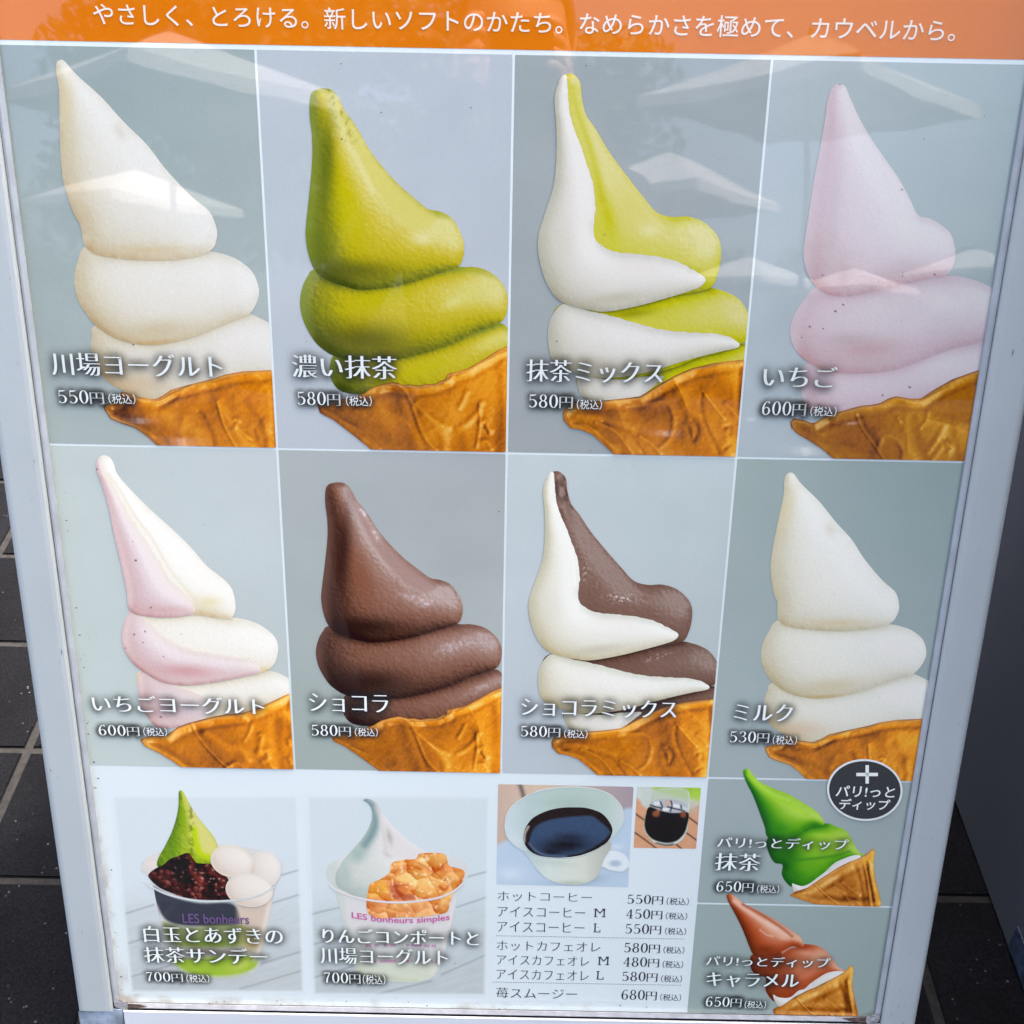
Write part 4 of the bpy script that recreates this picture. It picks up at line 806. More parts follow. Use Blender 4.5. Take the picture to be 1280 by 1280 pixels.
def p_handle(x, y):
    c = np.ones(x.shape + (3,)) * np.array((216, 223, 232.)); c = blob(x, y, c, 769, 1079, 11, 6, (168, 184, 204), .95, 0, hard=.3); c = stroke(x, y, c, Z([(650,530),(700,550),(760,556),(792,535)]), 1.6, (158, 174, 190), .8); return stroke(x, y, c, Z([(660,460),(720,448),(780,480)]), 2, (216, 222, 232), .8)
sheet('cup_handle', cof, handle, p_handle, 2, step=1., clip=q)
body = S(Z([(225,420),(262,480),(300,535),(345,580),(400,608),(470,622),(540,620),(600,596),(635,560),(660,490),(700,400),(600,350),(300,350)]))
def p_cbody(x, y):
    c = ramp(np.clip((x - 655) / 105, 0, 1), [(0, (182, 196, 208)), (.3, (204, 214, 212)), (.7, (206, 210, 202)), (1, (176, 180, 174))]); c = blob(x, y, c, 715, 1104, 30, 5, (168, 180, 168), .8); return blob(x, y, c, 690, 1078, 40, 6, (176, 188, 186), .5, 6)
sheet('coffee_cup', cof, body, p_cbody, 3, step=1., clip=q)
rimo = S(Z([(132,320),(134,280),(150,232),(200,178),(250,145),(300,124),(360,109),(420,102),(500,100),(560,102),(620,112),(675,130),(720,160),(750,200),(766,250),(755,305),(705,368),(660,404),(610,436),(540,465),(470,476),(400,478),(330,472),(270,458),(215,432),(170,400),(142,362)]))
def p_rimo(x, y):
    c = ramp(np.clip((x - 630) / 150, 0, 1), [(0, (196, 208, 218)), (.2, (178, 196, 200)), (.5, (172, 192, 188)), (.85, (180, 196, 194)), (1, (196, 208, 212))]); c = blob(x, y, c, 710, 1003, 50, 9, (158, 178, 176), .6); c = blob(x, y, c, 645, 1050, 14, 22, (204, 214, 222), .6, -35); return c
sheet('cup_bowl', cof, rimo, p_rimo, 4, step=1., clip=q)
ribbon('cup_rim', cof, Z([(142,362),(134,300),(150,232),(200,178),(300,124),(420,102),(560,102),(675,130),(740,185),(766,250),(750,310),(690,380),(610,436),(540,465),(440,478),(330,472)]), 1.3, (214, 224, 228), 5, .8)
liq = S(Z([(233,385),(238,330),(262,285),(300,252),(370,222),(440,209),(510,207),(570,211),(640,234),(680,270),(704,315),(702,350),(680,390),(630,425),(580,448),(520,466),(440,475),(370,473),(310,462),(262,435)]))
def p_liq(x, y):
    c = np.ones(x.shape + (3,)) * np.array((36, 30, 34.)); c = patch(x, y, c, Z([(262,400),(275,340),(300,305),(350,278),(420,262),(500,254),(590,250),(640,280),(690,325),(692,350),(660,385),(600,425),(540,452),(460,468),(370,468),(300,450)]), (56, 76, 108), 1, 2.5)
    c = blob(x, y, c, 706, 1056, 42, 12, (24, 26, 36), 1.0, -2); c = blob(x, y, c, 712, 1046, 26, 8, (34, 40, 56), .8); c = blob(x, y, c, 690, 1064, 18, 6, (24, 26, 36), .8)
    c = stroke(x, y, c, Z([(262,400),(300,440),(360,464),(460,470)]), 1.6, (92, 112, 146), .7); c = stroke(x, y, c, Z([(236,390),(240,345),(258,310)]), 1.5, (216, 204, 198), .8)
    return c + (fbm(x, y, 3, 2, 90) * 5)[..., None]
sheet('black_coffee', cof, liq, p_liq, 5.5, step=.9, clip=q)
# --- iced coffee
q = [(796.4,983.4),(876,984.6),(870,1061),(792,1059.6)]
def p_ice_bg(x, y):
    c = np.ones(x.shape + (3,)) * np.array((196, 202, 200.)); c = patch(x, y, c, Z([(930,90),(1200,90),(1200,175),(1120,165),(1030,150),(950,130)]), (156, 196, 62), .95, 5); c = blob(x, y, c, 872, 996, 10, 12, (182, 214, 84), .5)
    c = patch(x, y, c, Z([(800,160),(850,168),(900,215),(1110,220),(1200,190),(1200,450),(800,450)]), (206, 154, 122), 1, 3); c = blob(x, y, c, 866, 1010, 10, 14, (190, 176, 164), .7)
    for l in ([(825,240),(880,280),(920,310)], [(820,340),(880,382),(945,432)], [(1100,345),(1160,388)], [(1108,258),(1170,305)], [(1040,400),(1080,435)]): c = stroke(x, y, c, Z(l), 1.0, (74, 52, 48), .9)
    return c + (fbm(x, y * 2.5, 9, 3, 92) * 6)[..., None]
ice = sheet('picture_panel', BOARD, np.array(q, float), p_ice_bg, 1, step=1.2, label='small picture of a glass of iced coffee')
glass = S(Z([(905,195),(890,225),(878,270),(872,310),(885,350),(910,378),(930,398),(980,412),(1020,412),(1060,395),(1090,365),(1108,320),(1112,270),(1116,225),(1118,170),(1110,120),(1060,105),(960,108),(918,130)]))
def p_glass(x, y):
    c = np.ones(x.shape + (3,)) * np.array((186, 196, 182.)); c = patch(x, y, c, Z([(940,108),(1100,115),(1100,165),(960,130)]), (168, 196, 120), .5, 4)
    c = patch(x, y, c, Z([(903,205),(884,245),(876,300),(885,340),(905,368),(940,388),(1000,400),(1050,388),(1085,355),(1104,310),(1110,235),(1010,235)]), (28, 28, 32), 1, 1.2)
    c = patch(x, y, c, Z([(906,190),(930,172),(1000,162),(1080,178),(1116,212),(1108,232),(1050,240),(980,232),(920,210)]), (176, 180, 192), .95, 1.5)
    for pts, col in (([(925,182),(955,176),(960,195),(935,200)], (220,222,230)), ([(985,172),(1015,168),(1012,200),(990,205)], (196,168,158)), ([(1030,190),(1070,196),(1060,214),(1030,210)], (222,224,232)), ([(1078,205),(1106,212),(1098,228),(1075,224)], (200,206,216)), ([(975,212),(1010,214),(1000,228),(975,226)], (226,226,232))): c = patch(x, y, c, Z(pts), col, .9, 1)
    for pts in ([(962,180),(972,205),(965,220)], [(1018,175),(1024,200),(1015,230)], [(1000,206),(1040,216),(1090,228)], [(905,196),(935,206),(968,212)], [(1070,198),(1075,215)]): c = stroke(x, y, c, Z(pts), .9, (40, 40, 52), .9)
    c = blob(x, y, c, 820, 1017, 7, 6, (146, 84, 60), .95, hard=.3); c = blob(x, y, c, 854, 1018, 6, 6, (138, 72, 52), .9, hard=.3); c = blob(x, y, c, 823, 1013, 3, 3, (206, 140, 104), .7)
    c = stroke(x, y, c, Z([(885,355),(920,392),(985,408),(1050,398),(1085,370)]), 1.8, (204, 208, 214), .85); c = stroke(x, y, c, Z([(940,402),(990,412),(1030,408)]), 1.6, (30, 34, 44), .7); return stroke(x, y, c, Z([(1108,230),(1118,170),(1112,125)]), .9, (214, 220, 222), .8)
sheet('iced_coffee_glass', ice, glass, p_glass, 2, step=.8, clip=q)
# --- price list
plist = sheet('price_list', BOARD, np.array([(618,1112),(864,1115),(858,1254),(613,1251)], float), p_white, .8, step=6, label='drink price list in dark lettering')
TXT = (52, 58, 70)
for nm, nb, pr, pb, tb in (
    ('ホットコーヒー', (622.3,739.5,1113.8,1125.5), '550円', (784,828.5,1117.6,1129.6), (833,860.6,1121.5,1131)),
    ('アイスコーヒー', (622,731,1132.6,1145), '450円', (782.5,827.5,1135.8,1148), (832,858.6,1140,1149)),
    ('アイスコーヒー', (621.6,730,1151.3,1164), '550円', (781.5,826,1154.4,1166.8), (831,857.3,1159,1168)),
    ('ホットカフェオレ', (621,750,1175.5,1187.5), '580円', (780,824.5,1178,1190.3), (829,855,1182.5,1191.5)),
    ('アイスカフェオレ', (621,736,1193.2,1205), '480円', (779,823.5,1195.8,1208), (828,853.5,1200.5,1209.5)),
    ('アイスカフェオレ', (620.6,735.5,1211,1223.2), '580円', (777.5,821.5,1214,1226), (826,852,1218.5,1227.5)),
    ('苺スムージー', (620,721,1234,1247), '680円', (776.5,820.5,1236.6,1249.3), (825,851,1242,1250.5))):
    lettering('drink_name', nm, plist, *nb, TXT, 2.5, style=SERIF_L); lettering('drink_price', pr, plist, *pb, TXT, 2.5, style=SERIF); lettering('tax_note', '（税込）', plist, *tb, TXT, 2.5, style=GOTH)
def bar_px(segs, name, parent, col, layer):
    V, T = [], []
    for (x0, y0, x1, y1) in segs:
        n = len(V)
        for a, b in ((x0, y0), (x1, y0), (x1, y1), (x0, y1)):
            u, v = P2B(a, b); V.append((float(u), float(v), -layer * LAYER))
        T.append((n, n + 1, n + 2, n + 3))
    me = bpy.data.meshes.new(name); me.from_pydata(V, [], T); at = me.color_attributes.new('ink', 'FLOAT_COLOR', 'POINT')
    at.data.foreach_set('color', np.tile(np.append(ink(col), 1).astype(np.float32), len(V))); return bobj(name, me, M_PRINT, parent)
for L_, x0, x1, yt, yb in (('M', 742.5, 756.5, 1135.5, 1146), ('L', 742, 751, 1154, 1165), ('M', 747.5, 761, 1195.5, 1206), ('L', 745.5, 755, 1213.5, 1224)):
    lettering('cup_size', L_, plist, x0 + 1, x1 - 1, yt, yb, TXT, 2.5, style=(-.02, (-.012, .012)))
    s = [(x0, yb - .9, x0 + 4, yb), (x0, yt, x0 + 4, yt + .9)] + ([(x1 - 4.5, yb - .9, x1 + .3, yb), (x1 - 4, yt, x1 + .3, yt + .9)] if L_ == 'M' else [(x1 - 1.6, yb - 3, x1 - .6, yb)])
    bar_px(s, 'serif', plist, TXT, 2.7)
for (xa, ya, xb_, yb_) in ((620, 1169.3, 856.6, 1173.5), (616.4, 1227.2, 852.6, 1231.3)):
    n = 76; s = []
    for i in range(n):
        t0, t1 = i / n, (i + .58) / n; s.append((xa + (xb_ - xa) * t0, ya + (yb_ - ya) * t0 - .35, xa + (xb_ - xa) * t1, ya + (yb_ - ya) * t0 + .35))
    bar_px(s, 'dotted_rule', plist, (112, 118, 128), 2.5)
# --- dipped cones
def quad_uv(u0, v0, u1, v1): return rect_px(u0, v0, u1, v1)
DV0 = PH + GAPW; DV1 = float(P2B(975, 1131)[1]); UL = PW + GAPW; UR = EDGE + .002
q1 = quad_uv(UL, DV0, UR, DV1 - GAPW); q2 = quad_uv(UL, DV1 + GAPW, UR, VBOT - .0006)
dip1 = sheet('picture_panel', BOARD, np.array(q1), grad((156,168,174),(160,172,176),(150,164,168),(158,170,172))(q1), 1, step=4, label='picture of a green dipped soft serve')
dip2 = sheet('picture_panel', BOARD, np.array(q2), grad((150,166,168),(154,168,170),(150,164,166),(148,162,162))(q2), 1, step=4, label='picture of a caramel brown dipped soft serve')
g_low = S([(1000,1036),(1031,1029),(1045,1032.6),(1057,1038),(1064,1048),(1070,1059.5),(1075.6,1066.5),(1081.5,1067.7),(1072,1072),(1064,1073),(1043,1082),(1028.7,1093),(1010,1105),(991,1108.5),(982,1102),(977,1092),(978,1080.6),(968,1078),(961,1066.5),(958,1050),(970,1044)])
g_top = S([(929,962),(932,961),(936,961),(941,968),(949,976),(965.5,984.5),(984,991.6),(1000.6,1001),(1019,1012.6),(1027.6,1022),(1030.6,1030),(1024,1032),(1014.7,1032.6),(1007,1036),(1000.6,1040),(991,1045.5),(977,1050),(965,1050),(958,1044),(956,1034),(950,1017),(942,996),(935,982),(930,970.5)])
def ex_gt(x, y, c):
    c = stroke(x, y, c, [(937,968),(950,982),(968,995),(990,1006),(1008,1018)], 4.5, (158, 208, 54), .9); c = blob(x, y, c, 1000, 1014, 18, 6, (176, 214, 76), .8, 28); c = stroke(x, y, c, [(944,976),(962,990),(985,1000)], 1.6, (176, 214, 92), .7)
    c = blob(x, y, c, 975, 1036, 18, 14, (40, 128, 30), .6); return blob(x, y, c, 968, 1048, 16, 8, (24, 90, 30), .7)
def ex_gl(x, y, c):
    c = blob(x, y, c, 1030, 1045, 26, 7, (166, 206, 66), .8, 6); c = blob(x, y, c, 1052, 1060, 14, 4, (150, 196, 60), .6, 30); c = blob(x, y, c, 985, 1066, 22, 16, (28, 96, 30), .7); c = blob(x, y, c, 1010, 1082, 24, 7, (96, 160, 40), .5, -30); c = stroke(x, y, c, [(985,1075),(1005,1074),(1040,1070),(1062,1064)], 2, (44, 118, 36), .5)
    return blob(x, y, c, 992, 1094, 16, 10, (40, 112, 34), .5)
white1 = S([(990,1104),(995,1105.5),(1007.6,1106.4),(1028,1092),(1033,1088),(1040,1081),(1047.5,1076),(1066,1069),(1076,1070),(1068,1078),(1050,1086),(1036,1094),(1030,1098),(1012,1110),(1002,1113),(993,1115)])
cone1 = np.array([(986.5,1119),(994.8,1113.4),(1001,1112),(1010,1108.7),(1018,1103),(1028.7,1096),(1038,1090),(1047.5,1084),(1060,1077.5),(1071,1073.6),(1080,1069),(1085,1065.4),(1091,1060),(1094,1064),(1093,1070),(1092,1076),(1092.5,1088),(1094,1099),(1098,1114),(1101.4,1127.5),(1100,1133),(1096.7,1133),(1060,1132),(1019,1130),(1000.6,1124)])
white_p = [(0, (176, 156, 140)), (.4, (206, 198, 192)), (.8, (224, 220, 220)), (1, (232, 230, 230))]
sheet('milk_ice_cream', dip1, white1, swirl_paint(white1, white_p, grain=.1), 2.6, step=.9)
sheet('ice_cream_swirl', dip1, g_low, swirl_paint(g_low, PAL['green'], [g_top], grain=.1, con=.14, ao=.5, extra=ex_gl), 2, step=.9)
sheet('ice_cream_swirl', dip1, g_top, swirl_paint(g_top, PAL['green'], grain=.1, con=.14, extra=ex_gt), 3.2, step=.9)
def dip_ridges(o):
    x0, y0 = o[:, 0].min(), o[:, 1].min(); X_ = lambda pts: [(x0 + p_, y0 + q_) for p_, q_ in pts]
    return [(X_(p_), w, c_, a_) for p_, w, c_, a_ in (([(30,42),(42,54),(56,66),(66,73)],1.0,HI,.8), ([(56,48),(68,56),(78,70)],1.5,HI,.5), ([(66,42),(78,52),(88,58)],1.4,HI,.5), ([(48,60),(60,66),(70,72)],1.2,HI,.4), ([(72,62),(82,66),(92,72)],1.2,HI,.4),
        ([(82,22),(88,40),(91,60),(92,74)],2.6,DK,.6), ([(94,20),(98,40),(102,70)],1.6,HI,.6), ([(99,14),(103,36),(108,66)],1.3,HI,.5), ([(97,24),(101,46),(105,72)],1.0,DK,.5))]
sheet('wafer_cone', dip1, cone1, cone_paint(cone1, dip_ridges(cone1), base=((224, 156, 68), (204, 130, 54), 0), dark_left=.35, seed=11), 3.8, step=.9)
# the tip of the green one reaches up over the picture above it: same sheet
c_low = S([(990,1184),(1005,1180),(1021.7,1182),(1033,1189),(1040.5,1198),(1047.5,1208),(1054,1212),(1060,1214),(1045,1217),(1026,1224),(1010,1235),(998,1243),(984,1248),(969,1252),(961,1245),(956.6,1236),(957,1222),(946.7,1219.5),(938.5,1210),(939,1194),(955,1190)])
c_top = S([(908,1118.7),(911,1117),(914,1117),(920,1121),(930,1129),(949,1138.7),(968,1149),(986.6,1161),(999.4,1170),(1003,1176),(1005,1182),(1000,1184),(991,1182.5),(985,1185),(979.5,1188),(965.5,1193),(949,1194.5),(941,1192),(937,1184),(932.6,1172.7),(925.6,1156),(917.4,1140),(910.4,1127)])
def ex_ct(x, y, c):
    c = stroke(x, y, c, [(918,1126),(933,1137),(952,1150),(968,1160),(984,1169)], 3.4, (232, 186, 168), .85); c = stroke(x, y, c, [(958,1152),(966,1158),(972,1160)], 2, (232, 196, 180), .7); c = stroke(x, y, c, [(950,1162),(958,1168),(966,1170)], 1.2, (232, 190, 170), .6)
    c = stroke(x, y, c, [(928,1130),(950,1142),(975,1158),(990,1170)], 1.8, (140, 62, 36), .55); c = blob(x, y, c, 979, 1172, 10, 4, (224, 176, 152), .8, 15); return blob(x, y, c, 955, 1186, 20, 8, (104, 44, 28), .6)
def ex_cl(x, y, c):
    c = blob(x, y, c, 1008, 1191, 22, 6, (214, 160, 136), .7, 6); c = stroke(x, y, c, [(978,1190),(988,1184),(1000,1182)], 1.6, (226, 178, 156), .8); c = blob(x, y, c, 970, 1206, 26, 16, (104, 52, 36), .7); c = blob(x, y, c, 1010, 1218, 18, 5, (206, 120, 90), .7, -25)
    c = blob(x, y, c, 1035, 1210, 10, 8, (178, 76, 44), .6, 30); return blob(x, y, c, 965, 1238, 10, 8, (136, 72, 48), .5)
white2 = S([(966,1242),(972,1246),(986.6,1246.5),(998,1238),(1005,1236),(1014.7,1227.7),(1033.4,1216),(1050,1213.5),(1058,1217),(1046,1226),(1028.7,1232),(1010,1240),(1000,1246),(984,1256),(975,1258),(969,1252)])
cone2 = np.array([(965.6,1262),(970,1258.5),(977,1257),(986.6,1250),(994,1245),(1000.6,1241.8),(1010,1237),(1019,1233.6),(1030,1228),(1038,1224),(1046,1220),(1054.5,1214.8),(1060,1210),(1064,1205.5),(1066,1208),(1066.7,1212.5),(1065,1226.6),(1066,1236),(1067.4,1243),(1070,1256),(1072.5,1268),(1072,1272),(1020,1270),(967.8,1268)])
sheet('milk_ice_cream', dip2, white2, swirl_paint(white2, white_p, grain=.1), 2.6, step=.9, clip=q2)
sheet('ice_cream_swirl', dip2, c_low, swirl_paint(c_low, PAL['caramel'], [c_top], grain=.15, con=.12, ao=.5, extra=ex_cl), 2, step=.9)
sheet('ice_cream_swirl', dip2, c_top, swirl_paint(c_top, PAL['caramel'], grain=.15, con=.12, extra=ex_ct), 3.2, step=.9)
sheet('wafer_cone', dip2, cone2, cone_paint(cone2, dip_ridges(cone2), base=((224, 156, 68), (204, 130, 54), 0), dark_left=.35, seed=11), 3.8, step=.9, clip=q2)
lettering('caption', 'パリ!っとディップ', dip1, 896.3, 1058.5, 1044.8, 1058.3, C_B, 9, style=SERIF, halo=HALO)
lettering('caption', '抹茶', dip1, 893.5, 948, 1065, 1086.5, C_B, 9, style=SERIF_B, halo=HALO)
lettering('price', '650円', dip1, 894.7, 941, 1100, 1113.4, C_B, 9, style=SERIF_B, halo=HALO_S); lettering('tax_note', '（税込）', dip1, 945.5, 973, 1105, 1115, C_B, 9, style=GOTH, halo=HALO_S)
lettering('caption', 'パリ!っとディップ', dip2, 882.3, 1035.8, 1193.3, 1205.7, C_B, 9, style=SERIF, halo=HALO)
lettering('caption', 'キャラメル', dip2, 882.7, 996.6, 1214, 1231.7, C_B, 9, style=SERIF_B, halo=HALO)
lettering('price', '650円', dip2, 881.6, 926, 1244.5, 1257, C_B, 9, style=SERIF_B, halo=HALO_S); lettering('tax_note', '（税込）', dip2, 930, 956.6, 1249.5, 1259, C_B, 9, style=GOTH, halo=HALO_S)
# --- badge
th = np.linspace(0, 2 * np.pi, 72, endpoint=False)
el = lambda rx, ry: np.stack([1080.4 + rx * np.cos(th), 986.2 + ry * np.sin(th) + .02 * rx * np.cos(th)], 1)
badge = sheet('round_badge', BOARD, el(47.2, 38.6), p_rim((226, 230, 236)), 10.5, step=1.5, label='dark round badge with a plus sign')
sheet('badge_disc', badge, el(44.6, 36.1), p_rim((56, 60, 66)), 11.2, step=1.5)
bar_px([(1069.8, 964.6, 1096.8, 968.8), (1081.2, 955, 1085.4, 978)], 'plus_sign', badge, (236, 238, 242), 12)
lettering('badge_text', 'パリ!っと', badge, 1043.5, 1117, 980.3, 994.3, (234, 238, 242), 12, style=GOTH_B)
lettering('badge_text', 'ディップ', badge, 1047.5, 1110.5, 996.6, 1010.3, (234, 238, 242), 12, style=GOTH_B)
# --- bits of dirt stuck on the cover
V, T = [], []
for k in range(110):
    if k < 60: u, v = rng.uniform(-.29, .29), rng.uniform(-.24, .45); r = rng.uniform(.00015, .0005)
    elif k < 85: u, v = rng.uniform(-.293, -.287), rng.uniform(.0, .45); r = rng.uniform(.0002, .0007)
    else: u, v = rng.uniform(-.29, .29), .456 - abs(rng.normal(0, .003)); r = rng.uniform(.0002, .0007)
    n = len(V); m = 6
    for j in range(m):
        t = 2 * math.pi * j / m; rr = r * rng.uniform(.6, 1.3); V.append((u + rr * math.cos(t) * 1.3, v + rr * math.sin(t), -.0017))
    T.append(tuple(range(n, n + m)))
me = bpy.data.meshes.new('dirt_specks'); me.from_pydata(V, [], T)
M_DIRT = flat_mat('dirt', (.09, .085, .09), .9)
setp(bobj('dirt_specks', me, M_DIRT), kind='stuff')
V, T = [], []
for k in range(46):
    sd_ = rng.choice([-1, 1]); u = sd_ * rng.uniform(.304, .324); v = rng.uniform(-.3, .46) if k < 30 else rng.uniform(.38, .465); r = rng.uniform(.00015, .0004); L_ = 1 if k % 4 else rng.uniform(3, 9)
    kk = 1 - .0077 / .7354; n = len(V)
    for j in range(6): t = 2 * math.pi * j / 6; V.append(((u + r * math.cos(t)) * kk, CB[1] + (v - CB[1]) * kk + r * L_ * math.sin(t), -.0077))
    T.append(tuple(range(n, n + 6)))
me = bpy.data.meshes.new('rail_scuffs'); me.from_pydata(V, [], T); setp(bobj('rail_scuffs', me, flat_mat('scuff', (.20, .20, .21), .9)), kind='stuff')

# ------------------------------------------------------------------ frame of the board
M_RAIL = flat_mat('silver painted rail', (.43, .47, .455), .36, .0, .03, 14, .08, 500, .5)
M_LIP = flat_mat('grey lip', (.38, .41, .42), .45, .0, .12, 60, .1, 400, .4)
M_RAILW = flat_mat('white bottom rail', (.64, .67, .68), .35, .0, .03, 20)
M_BACK = flat_mat('back board', (.55, .57, .6), .6)
M_DARK = flat_mat('dark gap', (.012, .012, .014), .8)
def app(u, v, w):
    "position that shows at (u, v) of the poster plane when lifted by -w"
    k = 1 + w / .7354
    return (u * k, CB[1] + (v - CB[1]) * k, w)
def extrude_v(name, prof, v0, v1, mat, parent=BOARD, v1b=None):
    n = len(prof); V = []
    for vv in (v0, v1):
        for i, (u, w) in enumerate(prof):
            V.append(app(u, vv + ((v1b * (u - prof[0][0])) if (v1b and vv == v1) else 0), w))
    F = [(i, (i + 1) % n, n + (i + 1) % n, n + i) for i in range(n)] + [tuple(range(n))[::-1], tuple(range(n, 2 * n))]
    me = bpy.data.meshes.new(name); me.from_pydata(V, [], F)
    bm = bmesh.new(); bm.from_mesh(me); bmesh.ops.recalc_face_normals(bm, faces=bm.faces); bm.to_mesh(me); bm.free()
    return bobj(name, me, mat, parent)
def extrude_u(name, prof, u0, u1, mat, parent=BOARD):
    n = len(prof); V = [app(uu, v, w) for uu in (u0, u1) for (v, w) in prof]
    F = [(i, (i + 1) % n, n + (i + 1) % n, n + i) for i in range(n)] + [tuple(range(n))[::-1], tuple(range(n, 2 * n))]
    me = bpy.data.meshes.new(name); me.from_pydata(V, [], F)
    bm = bmesh.new(); bm.from_mesh(me); bmesh.ops.recalc_face_normals(bm, faces=bm.faces); bm.to_mesh(me); bm.free()
    return bobj(name, me, mat, parent)
for s in (-1, 1):
    pr = [(s * .3272, .016), (s * .3276, -.0040), (s * .3270, -.0058), (s * .3258, -.0068), (s * .3240, -.0072), (s * .3060, -.0074), (s * .3030, -.0070), (s * .3012, -.0058), (s * .3004, -.0040), (s * .3002, .016)]
    extrude_v('side_rail', pr, -.375, .4672, M_RAIL, v1b=(-.16 if s < 0 else .16) * s * -1 * -1 * s * -1 if False else None)
    pl = [(s * .2999, .014), (s * .2999, -.0036), (s * .2985, -.0040), (s * .2957, -.0030), (s * .2950, -.0018), (s * .2950, .014)]
    extrude_v('rail_lip', pl, -.375, .4600, M_LIP)
extrude_u('bottom_lip', [(.4582, .014), (.4580, -.0016), (.4588, -.0030), (.4628, -.0040), (.4634, -.0036), (.4634, .014)], -.2890, .2925, flat_mat('worn grey lip', (.42, .42, .42), .5, .0, .18, 130, .2, 500))
extrude_u('bottom_rail', [(.4652, .016), (.4652, -.0045), (.4658, -.0064), (.4672, -.0074), (.4960, -.0074), (.4990, -.0066), (.5000, -.0040), (.5000, .016)], -.2930, .2930, M_RAILW)
extrude_u('top_rail', [(-.3450, .016), (-.3450, -.0045), (-.3462, -.0068), (-.3480, -.0074), (-.3730, -.0074), (-.3750, -.0045), (-.3750, .016)], -.2990, .2990, M_RAIL)
def block(name, pts, w0, w1, mat, bev=.0008):
    n = len(pts); V = [app(u, v, w1) for u, v in pts] + [app(u, v, w0) for u, v in pts]
    F = [tuple(range(n)), tuple(range(n, 2 * n))[::-1]] + [(i, n + i, n + (i + 1) % n, (i + 1) % n) for i in range(n)]
    me = bpy.data.meshes.new(name); me.from_pydata(V, [], F); bm = bmesh.new(); bm.from_mesh(me); bmesh.ops.recalc_face_normals(bm, faces=bm.faces)
    bmesh.ops.bevel(bm, geom=list(bm.edges), offset=bev, segments=2, affect='EDGES', profile=.5); bm.to_mesh(me); bm.free(); return bobj(name, me, mat)
M_CORN = flat_mat('mottled corner plastic', (.30, .36, .42), .5, .0, .45, 90, .3, 300)
M_MITRE = flat_mat('dirty corner clip', (.34, .33, .33), .55, .1, .5, 220, .5, 700)
M_GRIME = flat_mat('brown grime', (.10, .065, .05), .9, .0, .7, 500, .8, 900)
for s in (-1, 1):
    m_ = lambda P: [(s * a, b) for a, b in P]
    block('corner_cap', m_([(.3288, .4676), (.3286, .478), (.3262, .490), (.3190, .504), (.306, .519), (.2935, .519), (.2935, .4650), (.2995, .4640), (.3100, .4665)]), .014, -.0052, M_CORN)
    block('corner_clip', m_([(.2997, .4560), (.2975, .4535), (.2890, .4586), (.2895, .4645), (.2935, .4655), (.2996, .4625)]), .010, -.0050, M_MITRE, .0005)
block('grime', [(-.2888, .4588), (-.2790, .4597), (-.2740, .4618), (-.2800, .4632), (-.2886, .4640)], .0, -.0044, M_GRIME, .0003)
block('grime', [(.2700, .4600), (.2780, .4590), (.2888, .4580), (.2889, .4640), (.2790, .4636)], .0, -.0044, M_GRIME, .0003)
block('dark_gap', [(-.2950, .4500), (.2950, .4500), (.2950, .4660), (-.2950, .4660)], .012, .0006, M_DARK, .0002)
block('back_panel', [(-.299, -.372), (.299, -.372), (.299, .497), (-.299, .497)], .016, .0125, M_BACK, .0004)
# rear leg frame of the sandwich board (leans the other way, hinged at the top)
def wbox(name, c, size, rx, mat, parent):
    bm = bmesh.new(); bmesh.ops.create_cube(bm, size=1, matrix=Matrix.Diagonal((*size, 1)))
    bmesh.ops.bevel(bm, geom=list(bm.edges), offset=min(size) * .15, segments=2, affect='EDGES'); bmesh.ops.transform(bm, matrix=Matrix.Translation(c) @ Matrix.Rotation(rx, 4, 'X'), verts=bm.verts)
    me = bpy.data.meshes.new(name); bm.to_mesh(me); bm.free(); o = link(name, me, mat, parent); return o
bl = BOARD.location; top = Vector(world((0, -.36, .024))); foot = Vector((0, top.y + (top.z) * math.tan(LEAN), .004)); mid = (top + foot) / 2; Lr = (top - foot).length
for s in (-1, 1): wbox('rear_leg', Vector((s * .29, mid.y, mid.z)) - bl, (.03, .012, Lr), LEAN, M_RAIL, BOARD)
wbox('rear_panel', Vector((0, mid.y, mid.z)) - bl, (.55, .008, Lr * .94), LEAN, M_BACK, BOARD)
wbox('hinge', Vector((0, top.y - .002, top.z + .012)) - bl, (.5, .02, .012), 0, M_RAIL, BOARD)

